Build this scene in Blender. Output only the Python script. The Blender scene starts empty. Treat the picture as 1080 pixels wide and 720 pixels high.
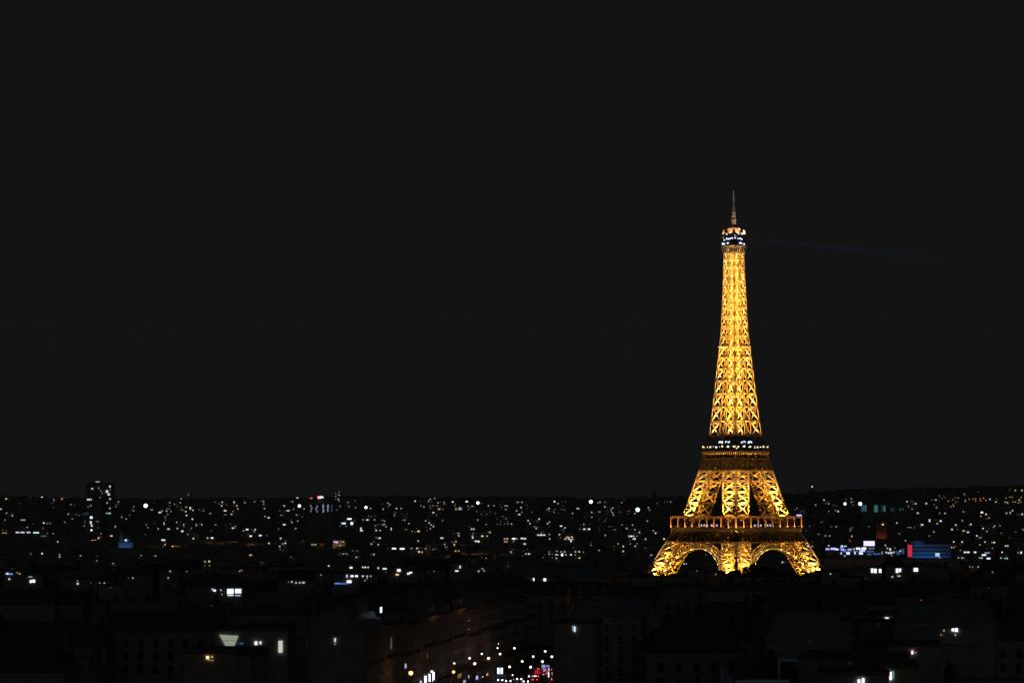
import bpy, bmesh, math, random
from mathutils import Vector, Matrix, noise
random.seed(7)
S = bpy.context.scene
COL = S.collection
R = math.radians

# ------------------------------------------------------------------ camera, sky, exposure
F_PX, CAM_Z, PITCH = 2312.0, 76.0, math.atan(171 / 2312.0)      # an eye on a roof terrace, 76 m above the tower's ground
cam_d = bpy.data.cameras.new('camera'); cam = bpy.data.objects.new('camera', cam_d); COL.objects.link(cam)
cam.location = (0, 0, CAM_Z); cam.rotation_euler = (R(90) + PITCH, 0, 0)
cam_d.sensor_width = 36; cam_d.lens = F_PX * 36 / 1080; cam_d.clip_start = 1; cam_d.clip_end = 60000
S.camera = cam
S.view_settings.view_transform = 'Standard'; S.view_settings.look = 'None'
S.view_settings.exposure = 0; S.view_settings.gamma = 1; S.view_settings.use_curve_mapping = False
S.render.engine = 'CYCLES'
S.cycles.use_denoising = True
S.cycles.max_bounces = 4; S.cycles.diffuse_bounces = 2; S.cycles.glossy_bounces = 1
S.cycles.transmission_bounces = 2; S.cycles.volume_bounces = 0; S.cycles.use_light_tree = True
S.cycles.caustics_reflective = False; S.cycles.caustics_refractive = False
S.cycles.sample_clamp_indirect = 4

W = bpy.data.worlds.new('World'); S.world = W; W.use_nodes = True
nt = W.node_tree; nt.nodes.clear()
wo = nt.nodes.new('ShaderNodeOutputWorld'); bg = nt.nodes.new('ShaderNodeBackground')
tc = nt.nodes.new('ShaderNodeTexCoord'); sx = nt.nodes.new('ShaderNodeSeparateXYZ'); cr = nt.nodes.new('ShaderNodeValToRGB')
nt.links.new(tc.outputs['Generated'], sx.inputs[0]); nt.links.new(sx.outputs['Z'], cr.inputs[0])
nt.links.new(cr.outputs[0], bg.inputs[0]); nt.links.new(bg.outputs[0], wo.inputs[0])
bg.inputs[1].default_value = 1.0
e = cr.color_ramp.elements                                       # night sky: the city's faint glow, thinning overhead
e[0].position = 0.0; e[0].color = (.0060, .0064, .0069, 1)
e[1].position = .30; e[1].color = (.0045, .0045, .0045, 1)
m = e.new(.08); m.color = (.0067, .0068, .0071, 1)
m = e.new(.16); m.color = (.0064, .0064, .0065, 1)

night_fill_d = bpy.data.lights.new('night_fill_light', 'SUN'); night_fill_d.energy = .027; night_fill_d.angle = R(25); night_fill_d.color = (.82, .88, 1.0)  # added soft fill that lifts the dark city, not a moon
night_fill = bpy.data.objects.new('night_fill_light', night_fill_d); COL.objects.link(night_fill); night_fill.rotation_euler = (R(82), 0, R(9))

# ------------------------------------------------------------------ helpers
def ray(px, py):
    a = (px - 540) / F_PX; b = (360 - py) / F_PX
    c, s = math.cos(PITCH), math.sin(PITCH)
    return Vector((a, c - b * s, s + b * c))
def at(px, py, Y):
    d = ray(px, py); return Vector((0, 0, CAM_Z)) + d * (Y / d.y)
def proj(p):
    c, s = math.cos(PITCH), math.sin(PITCH)
    q = Vector(p) - Vector((0, 0, CAM_Z)); dep = q.y * c + q.z * s
    return 540 + F_PX * q.x / dep, 360 - F_PX * (-q.y * s + q.z * c) / dep, dep
def Y_at_z(px, py, z):
    d = ray(px, py); return (z - CAM_Z) / d.z * d.y
def lerp(tab, x):
    if x <= tab[0][0]:
        (x0, y0), (x1, y1) = tab[0], tab[1]
    elif x >= tab[-1][0]:
        (x0, y0), (x1, y1) = tab[-2], tab[-1]
    else:
        for i in range(len(tab) - 1):
            if tab[i][0] <= x <= tab[i + 1][0]:
                (x0, y0), (x1, y1) = tab[i], tab[i + 1]; break
    return y0 + (y1 - y0) * (x - x0) / (x1 - x0)

MATS = {}
def mat(name, col, rough=.7, metal=0, nscale=None, namt=.25, bump=0, spec=.4):
    if name in MATS: return MATS[name]
    m = bpy.data.materials.new(name); m.use_nodes = True; n = m.node_tree
    b = n.nodes['Principled BSDF']; b.inputs['Base Color'].default_value = (*col, 1)
    b.inputs['Roughness'].default_value = rough; b.inputs['Metallic'].default_value = metal
    b.inputs['Specular IOR Level'].default_value = spec
    if nscale:
        t = n.nodes.new('ShaderNodeTexCoord'); x = n.nodes.new('ShaderNodeTexNoise'); x.inputs['Scale'].default_value = nscale
        x.inputs['Detail'].default_value = 5
        r = n.nodes.new('ShaderNodeValToRGB'); n.links.new(t.outputs['Object'], x.inputs['Vector'])
        n.links.new(x.outputs[0], r.inputs[0]); n.links.new(r.outputs[0], b.inputs['Base Color'])
        r.color_ramp.elements[0].position = .3; r.color_ramp.elements[1].position = .72
        r.color_ramp.elements[0].color = (*[c * (1 - namt) for c in col], 1)
        r.color_ramp.elements[1].color = (*[min(1, c * (1 + namt)) for c in col], 1)
        if bump:
            bp = n.nodes.new('ShaderNodeBump'); bp.inputs['Strength'].default_value = bump
            n.links.new(x.outputs[0], bp.inputs['Height']); n.links.new(bp.outputs[0], b.inputs['Normal'])
    MATS[name] = m; return m
def emis(name, col, strength, sample=False):
    if name in MATS: return MATS[name]
    m = bpy.data.materials.new(name); m.use_nodes = True; n = m.node_tree
    b = n.nodes['Principled BSDF']; b.inputs['Base Color'].default_value = (*[min(.6, c * .5) for c in col], 1)
    b.inputs['Emission Color'].default_value = (*col, 1); b.inputs['Emission Strength'].default_value = strength
    if not sample: m.cycles.emission_sampling = 'NONE'
    MATS[name] = m; return m

class MB:
    def __init__(s): s.v = []; s.f = []
    def add(s, vs, fs):
        o = len(s.v); s.v += [tuple(v) for v in vs]; s.f += [tuple(i + o for i in f) for f in fs]
    def box(s, c, d, yaw=0, taper=1.0, tapery=None):
        cx, cy, cz = c; w, l, h = d; ca, sa = math.cos(yaw), math.sin(yaw); vs = []
        ty = taper if tapery is None else tapery
        for k, (tx, tyy) in ((-1, (1, 1)), (1, (taper, ty))):
            for i, j in ((-1, -1), (1, -1), (1, 1), (-1, 1)):
                x, y = i * w / 2 * tx, j * l / 2 * tyy
                vs.append((cx + x * ca - y * sa, cy + x * sa + y * ca, cz + k * h / 2))
        s.add(vs, [(3, 2, 1, 0), (4, 5, 6, 7), (0, 1, 5, 4), (1, 2, 6, 5), (2, 3, 7, 6), (3, 0, 4, 7)])
    def bar(s, p, q, w, w2=None, up=None):
        p, q = Vector(p), Vector(q); d = q - p
        if d.length < 1e-4: return
        d.normalize(); u = Vector(up) if up is not None else (Vector((0, 0, 1)) if abs(d.z) < .9 else Vector((1, 0, 0)))
        a = d.cross(u)
        if a.length < 1e-4: a = d.cross(Vector((0, 1, 0)))
        a.normalize(); b = a.cross(d).normalized(); w2 = w if w2 is None else w2
        vs = []
        for c in (p, q):
            for i, j in ((-1, -1), (1, -1), (1, 1), (-1, 1)):
                vs.append(c + a * (i * w / 2) + b * (j * w2 / 2))
        s.add(vs, [(3, 2, 1, 0), (4, 5, 6, 7), (0, 1, 5, 4), (1, 2, 6, 5), (2, 3, 7, 6), (3, 0, 4, 7)])
    def tube(s, p, q, r, r2=None, n=6, cap=True):
        p, q = Vector(p), Vector(q); d = (q - p).normalized(); r2 = r if r2 is None else r2
        a = d.orthogonal().normalized(); b = d.cross(a)
        vs = [p + (a * math.cos(t) + b * math.sin(t)) * r for t in [k * 2 * math.pi / n for k in range(n)]]
        vs += [q + (a * math.cos(t) + b * math.sin(t)) * r2 for t in [k * 2 * math.pi / n for k in range(n)]]
        fs = [(k, (k + 1) % n, n + (k + 1) % n, n + k) for k in range(n)]
        if cap: fs += [tuple(range(n - 1, -1, -1)), tuple(range(n, 2 * n))]
        s.add(vs, fs)
    def ball(s, c, r, n=8, m=6, sz=1):
        vs = [(c[0], c[1], c[2] - r * sz)]
        for i in range(1, m):
            t = math.pi * i / m
            for k in range(n):
                u = 2 * math.pi * k / n
                vs.append((c[0] + r * math.sin(t) * math.cos(u), c[1] + r * math.sin(t) * math.sin(u), c[2] - r * sz * math.cos(t)))
        vs.append((c[0], c[1], c[2] + r * sz)); fs = []
        for k in range(n):
            fs.append((0, 1 + (k + 1) % n, 1 + k)); L = len(vs) - 1; o = 1 + (m - 2) * n
            fs.append((L, o + k, o + (k + 1) % n))
            for i in range(m - 2):
                a = 1 + i * n
                fs.append((a + k, a + (k + 1) % n, a + n + (k + 1) % n, a + n + k))
        s.add(vs, fs)
    def lathe(s, c, prof, n=16):
        vs = []; fs = []
        for r, z in prof:
            for k in range(n):
                u = 2 * math.pi * k / n; vs.append((c[0] + r * math.cos(u), c[1] + r * math.sin(u), c[2] + z))
        for i in range(len(prof) - 1):
            for k in range(n):
                fs.append((i * n + k, i * n + (k + 1) % n, (i + 1) * n + (k + 1) % n, (i + 1) * n + k))
        fs += [tuple(range(n - 1, -1, -1)), tuple((len(prof) - 1) * n + k for k in range(n))]
        s.add(vs, fs)
    def build(s, name, m, parent=None, smooth=False):
        me = bpy.data.meshes.new(name); me.from_pydata(s.v, [], s.f); me.update()
        if isinstance(m, (list, tuple)):
            for x in m: me.materials.append(x)
        else: me.materials.append(m)
        if smooth:
            for p in me.polygons: p.use_smooth = True
        o = bpy.data.objects.new(name, me); COL.objects.link(o)
        if parent is not None: o.parent = parent
        return o
def empty(name, loc=(0, 0, 0), rz=0):
    o = bpy.data.objects.new(name, None); COL.objects.link(o); o.location = loc; o.rotation_euler = (0, 0, rz); return o
def tag(o, label, cat, group=None):
    o['label'] = label; o['category'] = cat
    if group: o['group'] = group
    return o
def copy_part(o, parent, **kw):
    c = o.copy(); COL.objects.link(c); c.parent = parent; return c
def copy_tree(o, parent=None):
    c = o.copy(); COL.objects.link(c); c.parent = parent
    for ch in list(o.children): copy_tree(ch, c)
    return c
def lamp(kind, name, loc, watts, col, parent=None, radius=.2, direction=None, angle=None, blend=.5):
    d = bpy.data.lights.new(name, kind); d.energy = watts; d.color = col; d.shadow_soft_size = radius
    if kind == 'SPOT': d.spot_size = R(angle or 60); d.spot_blend = blend
    o = bpy.data.objects.new(name, d); COL.objects.link(o); o.location = loc
    if direction is not None: o.rotation_euler = Vector(direction).to_track_quat('-Z', 'Y').to_euler()
    if parent is not None: o.parent = parent
    return o
# ------------------------------------------------------------------ ground
def smooth(a, b, x):
    t = max(0.0, min(1.0, (x - a) / (b - a))); return t * t * (3 - 2 * t)
def ground_z(x, y):
    z = 26 * (1 - smooth(1180, 1620, y))
    az = x / max(y, 1.0)
    top = 86 + 44 * smooth(.06, .24, az) - 3 * math.sin(az * 31) + 2.2 * math.sin(az * 83 + 1)
    z += top * smooth(4300, 8200, y)
    z += 2.0 * math.sin(x * .0021 + 1) * math.sin(y * .0017) * smooth(2200, 4000, y)
    return z
gm = MB(); ys = [-400, 0, 150, 300, 450, 600, 800, 1000, 1150, 1250, 1350, 1450, 1550, 1650, 1800, 2100, 2600, 3200, 3800] + [4200 + 160 * i for i in range(27)] + [9200, 11000]
NX = 64
for y in ys:
    for i in range(NX + 1):
        u = -1 + 2 * i / NX; x = u * (max(y, 0) * .42 + 500)
        gm.v.append((x, y, ground_z(x, min(y, 8300))))
for j in range(len(ys) - 1):
    for i in range(NX):
        a = j * (NX + 1) + i; gm.f.append((a, a + 1, a + NX + 2, a + NX + 1))
g = gm.build('ground', mat('city_ground', (.12, .118, .11), .95, nscale=.01, namt=.35), smooth=True); g['kind'] = 'structure'
GZ = 26.0

# ------------------------------------------------------------------ the tower
TY = 1700.0
TC = at(776.6, 600, TY)
tower = empty('lattice_tower', (TC.x, TY, 0), math.atan2(-TY, -TC.x) - math.atan2(-1, -1))
tag(tower, 'tall iron lattice tower floodlit gold, standing high above the dark city', 'tower')
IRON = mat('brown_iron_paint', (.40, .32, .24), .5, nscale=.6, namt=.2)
SHADED_IRON = mat('iron_paint_with_shade', (.05, .035, .024), .6, nscale=.6, namt=.2)  # same brown iron paint, its unlit shade put into the colour
SODIUM = (1.0, .435, .030); PALE = (1.0, .64, .27)
def zof(py): return at(776, py, TY).z
MPX = TY / F_PX
PROF = sorted((zof(py), hw * MPX / 1.41421) for py, hw in
    ((640, 118), (618, 103), (597, 89.6), (572.5, 74.2), (555, 63.4), (543.3, 55.8), (520, 46.6), (495.4, 38), (480, 33.2), (470, 30.3), (457.8, 27),
     (430, 23.5), (402.2, 20.3), (380, 17.7), (365.5, 15.9), (346.7, 14.0), (320, 12.7), (298.9, 11.7), (269.7, 10.6), (258, 10.3)))
def hs(z): return lerp(PROF, z)
PWT = [(0, 17), (45, 15.2), (60, 14.6), (112, 13.6), (130, 10.6), (196, 6.6), (246, 5.0), (270, 4.4)]
def pw(z): return min(lerp(PWT, z), hs(z) * .93)

# pillars: four lattice legs up to the second floor
def pillar_corners(z, sx, sy):
    h, w = hs(z), pw(z)
    return [Vector((sx * h, sy * h, z)), Vector((sx * (h - w), sy * h, z)), Vector((sx * (h - w), sy * (h - w), z)), Vector((sx * h, sy * (h - w), z))]
def lattice(mb, levels, sx, sy, wch, wd, dense=True, outer=False):
    rings = [pillar_corners(z, sx, sy) for z in levels]
    for a, b in zip(rings, rings[1:]):
        for k in range(4):
            mb.bar(a[k], b[k], wch)                                  # chord
            a0, a1, b0, b1 = a[k], a[(k + 1) % 4], b[k], b[(k + 1) % 4]
            n = (a1 - a0).cross(b0 - a0).normalized()
            if outer and k in (1, 2):
                mb.bar(b0, b1, wd * .7, wd * .7, n); continue
            mb.bar(a0, b1, wd, wd * .8, n); mb.bar(a1, b0, wd, wd * .8, n)      # crossed diagonals
            mb.bar(b0, b1, wd, wd * .9, n); mb.bar(b0 - (b0 - a0) * .13, b1 - (b1 - a1) * .13, wd * .6, None, n)
            if dense:
                m0, m1 = (a0 + b0) / 2, (a1 + b1) / 2; c = (m0 + m1) / 2
                mb.bar(m0, m1, wd * .5, None, n)
                for p, q in (((a0 * 3 + b0) / 4, (a0 + c) / 2), ((a1 * 3 + b1) / 4, (a1 + c) / 2), ((b0 * 3 + a0) / 4, (b0 + c) / 2), ((b1 * 3 + a1) / 4, (b1 + c) / 2)):
                    mb.bar(p, q, wd * .45, None, n)
        if not outer: mb.bar(b[0], b[2], wd * .6); mb.bar(b[1], b[3], wd * .6)
def seg(z0, z1, n, ratio=1.0):
    ws = [ratio ** i for i in range(n)]; t = sum(ws); out = [z0]; acc = 0
    for w in ws: acc += w; out.append(z0 + (z1 - z0) * acc / t)
    return out
Z1B, Z1, Z1T = zof(571), zof(556), zof(544.5)
Z2B, Z2, = zof(496), zof(476.5)
for sx in (-1, 1):
    for sy in (-1, 1):
        mb = MB(); lattice(mb, seg(4, Z1B, 5, .96), sx, sy, 1.0, .85)
        leg = mb.build('leg', IRON, tower)
        mb = MB(); lattice(mb, [Z1B, Z1 - 1], sx, sy, 1.1, .8); mb.build('belt_leg', SHADED_IRON, leg)  # belt stretch of the leg, shade painted in by the darker iron
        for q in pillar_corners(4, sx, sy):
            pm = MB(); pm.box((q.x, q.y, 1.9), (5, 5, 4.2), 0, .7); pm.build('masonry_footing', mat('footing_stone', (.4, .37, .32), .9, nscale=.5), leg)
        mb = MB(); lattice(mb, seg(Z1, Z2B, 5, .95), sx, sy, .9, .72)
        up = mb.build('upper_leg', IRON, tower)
        mb = MB(); lattice(mb, [Z2B, Z2 - 1], sx, sy, 1.0, .7); mb.build('belt_leg', SHADED_IRON, up)
        lf = MB()                                                     # lift rails and stair stringers inside the leg
        for t in (.38, .62):
            pts = []
            for z in seg(4, Z2 - 4, 12):
                a = pillar_corners(z, sx, sy); pts.append(a[0].lerp(a[2], t))
            for p, q in zip(pts, pts[1:]): lf.bar(p, q, .8)
        lf.build('lift_track', IRON, leg)

# belts and floors
def side_pt(k, u, z, off=0.0, h=None):
    """point on side k (0..3) of the tower at u metres from the side's middle"""
    hh = (hs(z) if h is None else h) + off
    a = k * math.pi / 2
    x, y = u, -hh
    return Vector((x * math.cos(a) - y * math.sin(a), x * math.sin(a) + y * math.cos(a), z))
def belt(name, z0, z1, step, w, m, off=0, hfun=None, parent=tower):
    mb = MB()
    for k in range(4):
        h0 = hfun(z0) if hfun else hs(z0); h1 = hfun(z1) if hfun else hs(z1)
        n = max(2, round(2 * h0 / step))
        for i in range(n):
            u0, u1 = -1 + 2 * i / n, -1 + 2 * (i + 1) / n
            a0, a1 = side_pt(k, u0 * h0, z0, off, h0), side_pt(k, u1 * h0, z0, off, h0)
            b0, b1 = side_pt(k, u0 * h1, z1, off, h1), side_pt(k, u1 * h1, z1, off, h1)
            nn = side_pt(k, 0, 0, 0, 1).normalized()
            mb.bar(a0, b1, w, None, nn); mb.bar(a1, b0, w, None, nn); mb.bar(a0, b0, w, None, nn)
            mb.bar(a0, a1, w * 1.5, None, nn); mb.bar(b0, b1, w * 1.5, None, nn)
            mb.bar((a0 + b0) / 2, (a1 + b1) / 2, w * .6, None, nn)
    return mb.build(name, m, parent)
belt('lower_belt_truss', Z1B, Z1 - 2.6, 5.2, .55, SHADED_IRON, .1)
belt('lower_belt_lattice', Z1B + .3, zof(563), 2.6, .32, SHADED_IRON, -2.5)
belt('upper_belt_truss', Z2B, zof(484), 4.0, .5, SHADED_IRON, .1)
belt('upper_belt_lattice', zof(484), Z2 - 1.2, 2.2, .3, SHADED_IRON, -.4)
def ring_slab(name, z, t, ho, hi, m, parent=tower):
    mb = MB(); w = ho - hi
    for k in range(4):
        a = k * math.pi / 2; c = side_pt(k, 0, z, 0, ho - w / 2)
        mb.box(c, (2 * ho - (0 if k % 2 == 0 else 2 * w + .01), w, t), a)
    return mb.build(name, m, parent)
for zz in (zof(569), zof(561.5)): ring_slab('lower_belt_walkway', zz, .5, hs(zz) - .6, hs(zz) - 3.6, SHADED_IRON)
for zz in (zof(494.5), zof(486)): ring_slab('upper_belt_walkway', zz, .5, hs(zz) - .5, hs(zz) - 3.0, SHADED_IRON)
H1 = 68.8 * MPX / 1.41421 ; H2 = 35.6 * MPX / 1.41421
f1 = ring_slab('first_floor', Z1 - .9, 1.6, H1, 13, SHADED_IRON)
belt('frieze', Z1 - 4.2, Z1 - 1.8, 2.4, .3, SHADED_IRON, 0, lambda z: H1 - .6)
f2 = ring_slab('second_floor', Z2, 1.2, H2, 5, SHADED_IRON)
# brackets under the second floor, catching the lamps below
mb = MB()
for k in range(4):
    for i in range(17):
        u = -1 + 2 * i / 16
        mb.bar(side_pt(k, u * (H2 - 3.2), Z2 - 4.2, .3, H2 - 3.4), side_pt(k, u * H2, Z2 - .8, 0, H2 - .3), .42)
mb.build('bracket_row', IRON, f2)
mb = MB()
for k in range(4):
    for i in range(30):
        u = -1 + 2 * i / 29
        mb.bar(side_pt(k, u * (H1 - 1), Z1 - 4.6, 0, H1 - 2.6), side_pt(k, u * H1, Z1 - 1.7, 0, H1 - .4), .4)
mb.build('bracket_row', IRON, f1)
# first floor gallery: nine open bays each side
COPPER = mat('gallery_red_brown_paint', (.42, .24, .15), .55)
ZG0, ZG1 = Z1 + .0, Z1T
gal = MB()
for k in range(4):
    gal.bar(side_pt(k, -H1 + .3, ZG1, 0, H1 - .4), side_pt(k, H1 - .3, ZG1, 0, H1 - .4), .75, .75)
    gal.bar(side_pt(k, -H1 + .3, ZG1 - 1.2, 0, H1 - .4), side_pt(k, H1 - .3, ZG1 - 1.2, 0, H1 - .4), .28, .28)
gr = gal.build('gallery_beam', COPPER, tower)
for k in range(4):
    for i in range(9):
        u = -H1 + .4 + (2 * H1 - .8) * i / 9
        p = MB(); p.bar(side_pt(k, u, ZG0, 0, H1 - .4), side_pt(k, u, ZG1 - .4, 0, H1 - .4), .8, .8)
        p.bar(side_pt(k, u, ZG1 - 2.2, 0, H1 - .4), side_pt(k, u + 1.4, ZG1 - .5, 0, H1 - .4), .3)
        p.bar(side_pt(k, u, ZG1 - 2.2, 0, H1 - .4), side_pt(k, max(-H1 + .4, u - 1.4), ZG1 - .5, 0, H1 - .4), .3)
        p.build('gallery_post', COPPER, gr)
rl = MB()
for k in range(4):
    rl.bar(side_pt(k, -H1, Z1 + 1.2, 0, H1 - .1), side_pt(k, H1, Z1 + 1.2, 0, H1 - .1), .16)
    for i in range(60):
        u = -H1 + 2 * H1 * i / 60
        rl.bar(side_pt(k, u, Z1 - .1, 0, H1 - .1), side_pt(k, u, Z1 + 1.2, 0, H1 - .1), .12)
rl.build('railing', COPPER, gr)
GLOWW = emis('pavilion_window_light', (.72, .72, 1.0), .75); GLOWB = emis('blue_white_lamp', (.66, .76, 1.0), 2.2)
WARMW = emis('warm_floor_lamp', (1.0, .72, .42), 1.4)
for k in range(4):                                                    # low pavilions between the legs on the first floor
    p = MB(); p.box(side_pt(k, 0, Z1 + 2.6, 0, H1 - 11), (22, 8, 5.2), k * math.pi / 2)
    pv = p.build('pavilion', SHADED_IRON, tower)
    for u in (-8.6, -5.4, -2.2, 2.6, 5.0, 8.2):
        w = MB(); w.box(side_pt(k, u, Z1 + 1.9, 0, H1 - 6.95), (1.5, .1, 1.4), k * math.pi / 2); w.build('window', GLOWW, pv)
    p = MB(); p.box(side_pt(k, 0, Z2 + 3.2, 0, 11.2), (15, 3, 4.4), k * math.pi / 2)
    pv = p.build('upper_pavilion', SHADED_IRON, tower)
    for u in (-5.4, -3.6, -1.6, 2.0, 4.1, 5.9):
        w = MB(); w.box(side_pt(k, u, zof(466.2), 0, 12.78), (1.35, .1, 1.3), k * math.pi / 2); w.build('window', GLOWB, pv)
    for i in range(11):                                               # lamps on the second floor's edge
        u = -H2 + 1.5 + (2 * H2 - 3) * i / 10
        w = MB(); w.ball(side_pt(k, u + (i * 7 % 5 - 2) * .3, zof(471.3 + (i * 5 % 3 - 1) * .35), 0, H2 - .8 - (i % 2)), (.3, .52, .38, .7, .34, .45)[(i * 3 + k) % 6]); w.build('floor_lamp', GLOWB if i in (3, 4, 8) else WARMW, f2)
    p = MB(); q = side_pt(k, 12.8, Z2 + .6, 0, 12.8); p.bar(q, q + Vector((0, 0, 5.6)), .3); lp = p.build('lamp_mast', SHADED_IRON, f2)
# arches: ring with spokes under the first floor
RA, ZC = 34.5, zof(577.5) - 34.5
def arch_pt(k, t, r, off=0.0):
    z = ZC + r * math.sin(t); return side_pt(k, r * math.cos(t), z, off)
t0 = math.asin((8 - ZC) / RA)
for k in range(4):
    mb = MB(); sp = MB(); rear = MB(); N = 44
    for i in range(N):
        a, b = t0 + (math.pi - 2 * t0) * i / N, t0 + (math.pi - 2 * t0) * (i + 1) / N
        mb.bar(arch_pt(k, a, RA, -.4), arch_pt(k, b, RA, -.4), .7, 1.0)
        rear.bar(arch_pt(k, a, RA, -5.5), arch_pt(k, b, RA, -5.5), .6, .9)
        mb.bar(arch_pt(k, a, RA, -.4), arch_pt(k, a, RA + 3.7, -.4), .2)
        mb.bar(arch_pt(k, a, RA + 3.7, -.4), arch_pt(k, b, RA + 3.7, -.4), .25, .3)
        if abs(RA * math.cos(a)) < hs(ZC + RA * math.sin(a)) - 2:
            sp.bar(arch_pt(k, a, RA + .6, -.4), arch_pt(k, a, RA + 3.6, -.4), .75)
            if i % 2 == 0: rear.bar(arch_pt(k, a, RA, -.8), arch_pt(k, a, RA, -5.5), .35)
    ar = mb.build('arch', IRON, tower); sp.build('arch_spokes', IRON, ar); rear.build('arch_soffit', SHADED_IRON, ar)

# upper shaft: four merging lattice pillars
Z3A, Z3M, Z3B = zof(460), zof(365.5), zof(267)
sh = MB()
lv = seg(Z3A, Z3M, 7, .945) + seg(Z3M, Z3B, 11, .955)[1:]
for a_, b_ in zip(lv, lv[1:]):
    f_ = .52 + .48 * min(1, (hs(a_) - 5) / 8)
    for sx in (-1, 1):
        for sy in (-1, 1): lattice(sh, [a_, b_], sx, sy, .62 * f_, .86 * f_, False, True)
for z in lv:
    for k in range(4):
        sh.bar(side_pt(k, -hs(z), z), side_pt(k, hs(z), z), .3 + .02 * hs(z))
        h, w = hs(z), pw(z)
        sh.bar(side_pt(k, -(h - w), z, 0, h - w), side_pt(k, h - w, z, 0, h - w), .2 + .015 * h)
for a_, b_ in zip(lv, lv[1:]):                                        # light bracing in the slot between the columns
    for k in range(4):
        g0, g1 = hs(a_) - pw(a_), hs(b_) - pw(b_)
        for o_ in (0,):
            sh.bar(side_pt(k, -g0, a_, o_), side_pt(k, g1, b_, o_), .28); sh.bar(side_pt(k, g0, a_, o_), side_pt(k, -g1, b_, o_), .28)
        for u_ in (0,): sh.bar(side_pt(k, g0 * u_, a_, -1.1), side_pt(k, g1 * u_, b_, -1.1), .3)
shaft = sh.build('upper_shaft', IRON, tower)
lo = MB()
for sx in (-1, 1):
    for sy in (-1, 1): lattice(lo, seg(Z2 - 1, Z3A, 2), sx, sy, .8, .6, False)
lo.build('shaft_base', SHADED_IRON, tower)
dk = MB(); dk.box((0, 0, Z3A - .8), (2 * hs(Z3A) + .6, 2 * hs(Z3A) + .6, .5)); dk.build('light_block_deck', SHADED_IRON, tower)  # added deck, keeps the shaft's light off the base below
co = MB()                                                            # lift guides and stair core up the middle
for x in (-1.2, 1.2):
    for y in (-1.2, 1.2): co.bar((x, y, Z3A), (x, y, Z3B), .4)
zz = Z3A
while zz < Z3B - 3:
    co.bar((-1.2, -1.2, zz), (1.2, -1.2, zz + 2.6), .3); co.bar((1.2, 1.2, zz), (-1.2, 1.2, zz + 2.6), .3)
    co.bar((-1.2, 1.2, zz), (-1.2, -1.2, zz + 2.6), .3); co.bar((1.2, -1.2, zz), (1.2, 1.2, zz + 2.6), .3); zz += 2.6
co.build('lift_core', IRON, shaft)
pf = ring_slab('middle_platform', Z3M, .6, hs(Z3M) + .9, hs(Z3M) - 2.0, IRON)
# top: flared brackets, dark cabin, lit cap, mast
HT = 13.2 * MPX / 1.41421
ZT0, ZT1, ZT2, ZT3 = zof(268), zof(259.8), zof(246.5), zof(236)
tp = MB()
for k in range(4):
    for i in range(7):
        u = -1 + i / 3
        tp.bar(side_pt(k, u * hs(ZT0), ZT0 - .5, 0, hs(ZT0)), side_pt(k, u * HT, ZT1, 0, HT), .42 if i in (0, 6, 3) else .26)
    tp.bar(side_pt(k, -hs(ZT0), ZT0, 0, hs(ZT0)), side_pt(k, hs(ZT0), ZT0, 0, hs(ZT0)), .5)
tp.build('top_brackets', IRON, tower)
cb = MB(); cb.box((0, 0, ZT1 + .3), (2 * HT, 2 * HT, .8)); cb.box((0, 0, (ZT1 + zof(253)) / 2), (2 * HT - 1.6, 2 * HT - 1.6, zof(253) - ZT1))
cb.box((0, 0, (zof(253) + ZT2) / 2), (2 * HT - 4, 2 * HT - 4, ZT2 - zof(253)))
for k in range(4):
    for i in range(9):
        u = -HT + .1 + (2 * HT - .2) * i / 8; cb.bar(side_pt(k, u, ZT1 + .5, 0, HT - .1), side_pt(k, u, zof(254), 0, HT - .1), .14)
cab = cb.build('top_cabin', mat('dark_blue_grey_cabin', (.05, .06, .09), .4), tower)
def cabin_lamp(px, py, r, m, name='cabin_lamp', off=None):
    o = (HT + .05 if py > 254.8 else HT - .75 if py > 250 else HT - 1.9) if off is None else off; dx = (px - 775.9) * MPX / .7071
    q = side_pt(0, -o + dx, zof(py), 0, o) if dx > 0 else side_pt(3, o + dx, zof(py), 0, o)
    w = MB(); w.ball(q, r); w.build(name, m, cab)
for px, py, r in ((764.2, 257.2, .75), (765.8, 257.5, .5), (769.4, 257, .6), (782.6, 257, .68), (784.2, 257.4, .4), (786.7, 257.8, .55), (765.8, 253.3, .5), (768.4, 252.2, .6), (770.2, 252.8, .5), (771.8, 252.6, .6), (774.1, 252.2, .55), (777.2, 252.2, .45), (780.3, 252.6, .42),
                  (782.6, 252.2, .62), (784.4, 252.9, .5), (768.7, 247.2, .42), (780.9, 247.2, .42)): cabin_lamp(px, py, r, GLOWB)
PINKL = emis('salmon_lamp', (1.0, .42, .3), .9)
for px, py in ((764.6, 250.7), (776.7, 249.2), (777.9, 250.3)): cabin_lamp(px, py, .42, PINKL, 'aircraft_lamp')
cap = MB(); hc = 11.2 * MPX / 1.41421
cap.box((0, 0, ZT2 + .3), (2 * hc, 2 * hc, .6))
cap.box((0, 0, ZT2 + 2.2), (2 * hc * .86, 2 * hc * .86, 3.2), 0, .62)
cap.lathe((0, 0, ZT2 + 3.8), [(5.4, -1.2), (5.0, .3), (3.6, 1.5), (2.3, 2.6), (1.7, 3.9), (1.5, 5.2)], 16)
for sx in (-1, 1):
    for sy in (-1, 1): cap.box((sx * (hc - .5), sy * (hc - .5), ZT2 + 1.3), (1.7, 1.7, 3.4), 0, .5)
cap.build('domed_cap', mat('pale_cap_paint', (.5, .40, .30), .5), tower)
ms = MB(); zt = zof(236)
GREYM = mat('grey_mast_paint', (.5, .5, .5), .5)
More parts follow.
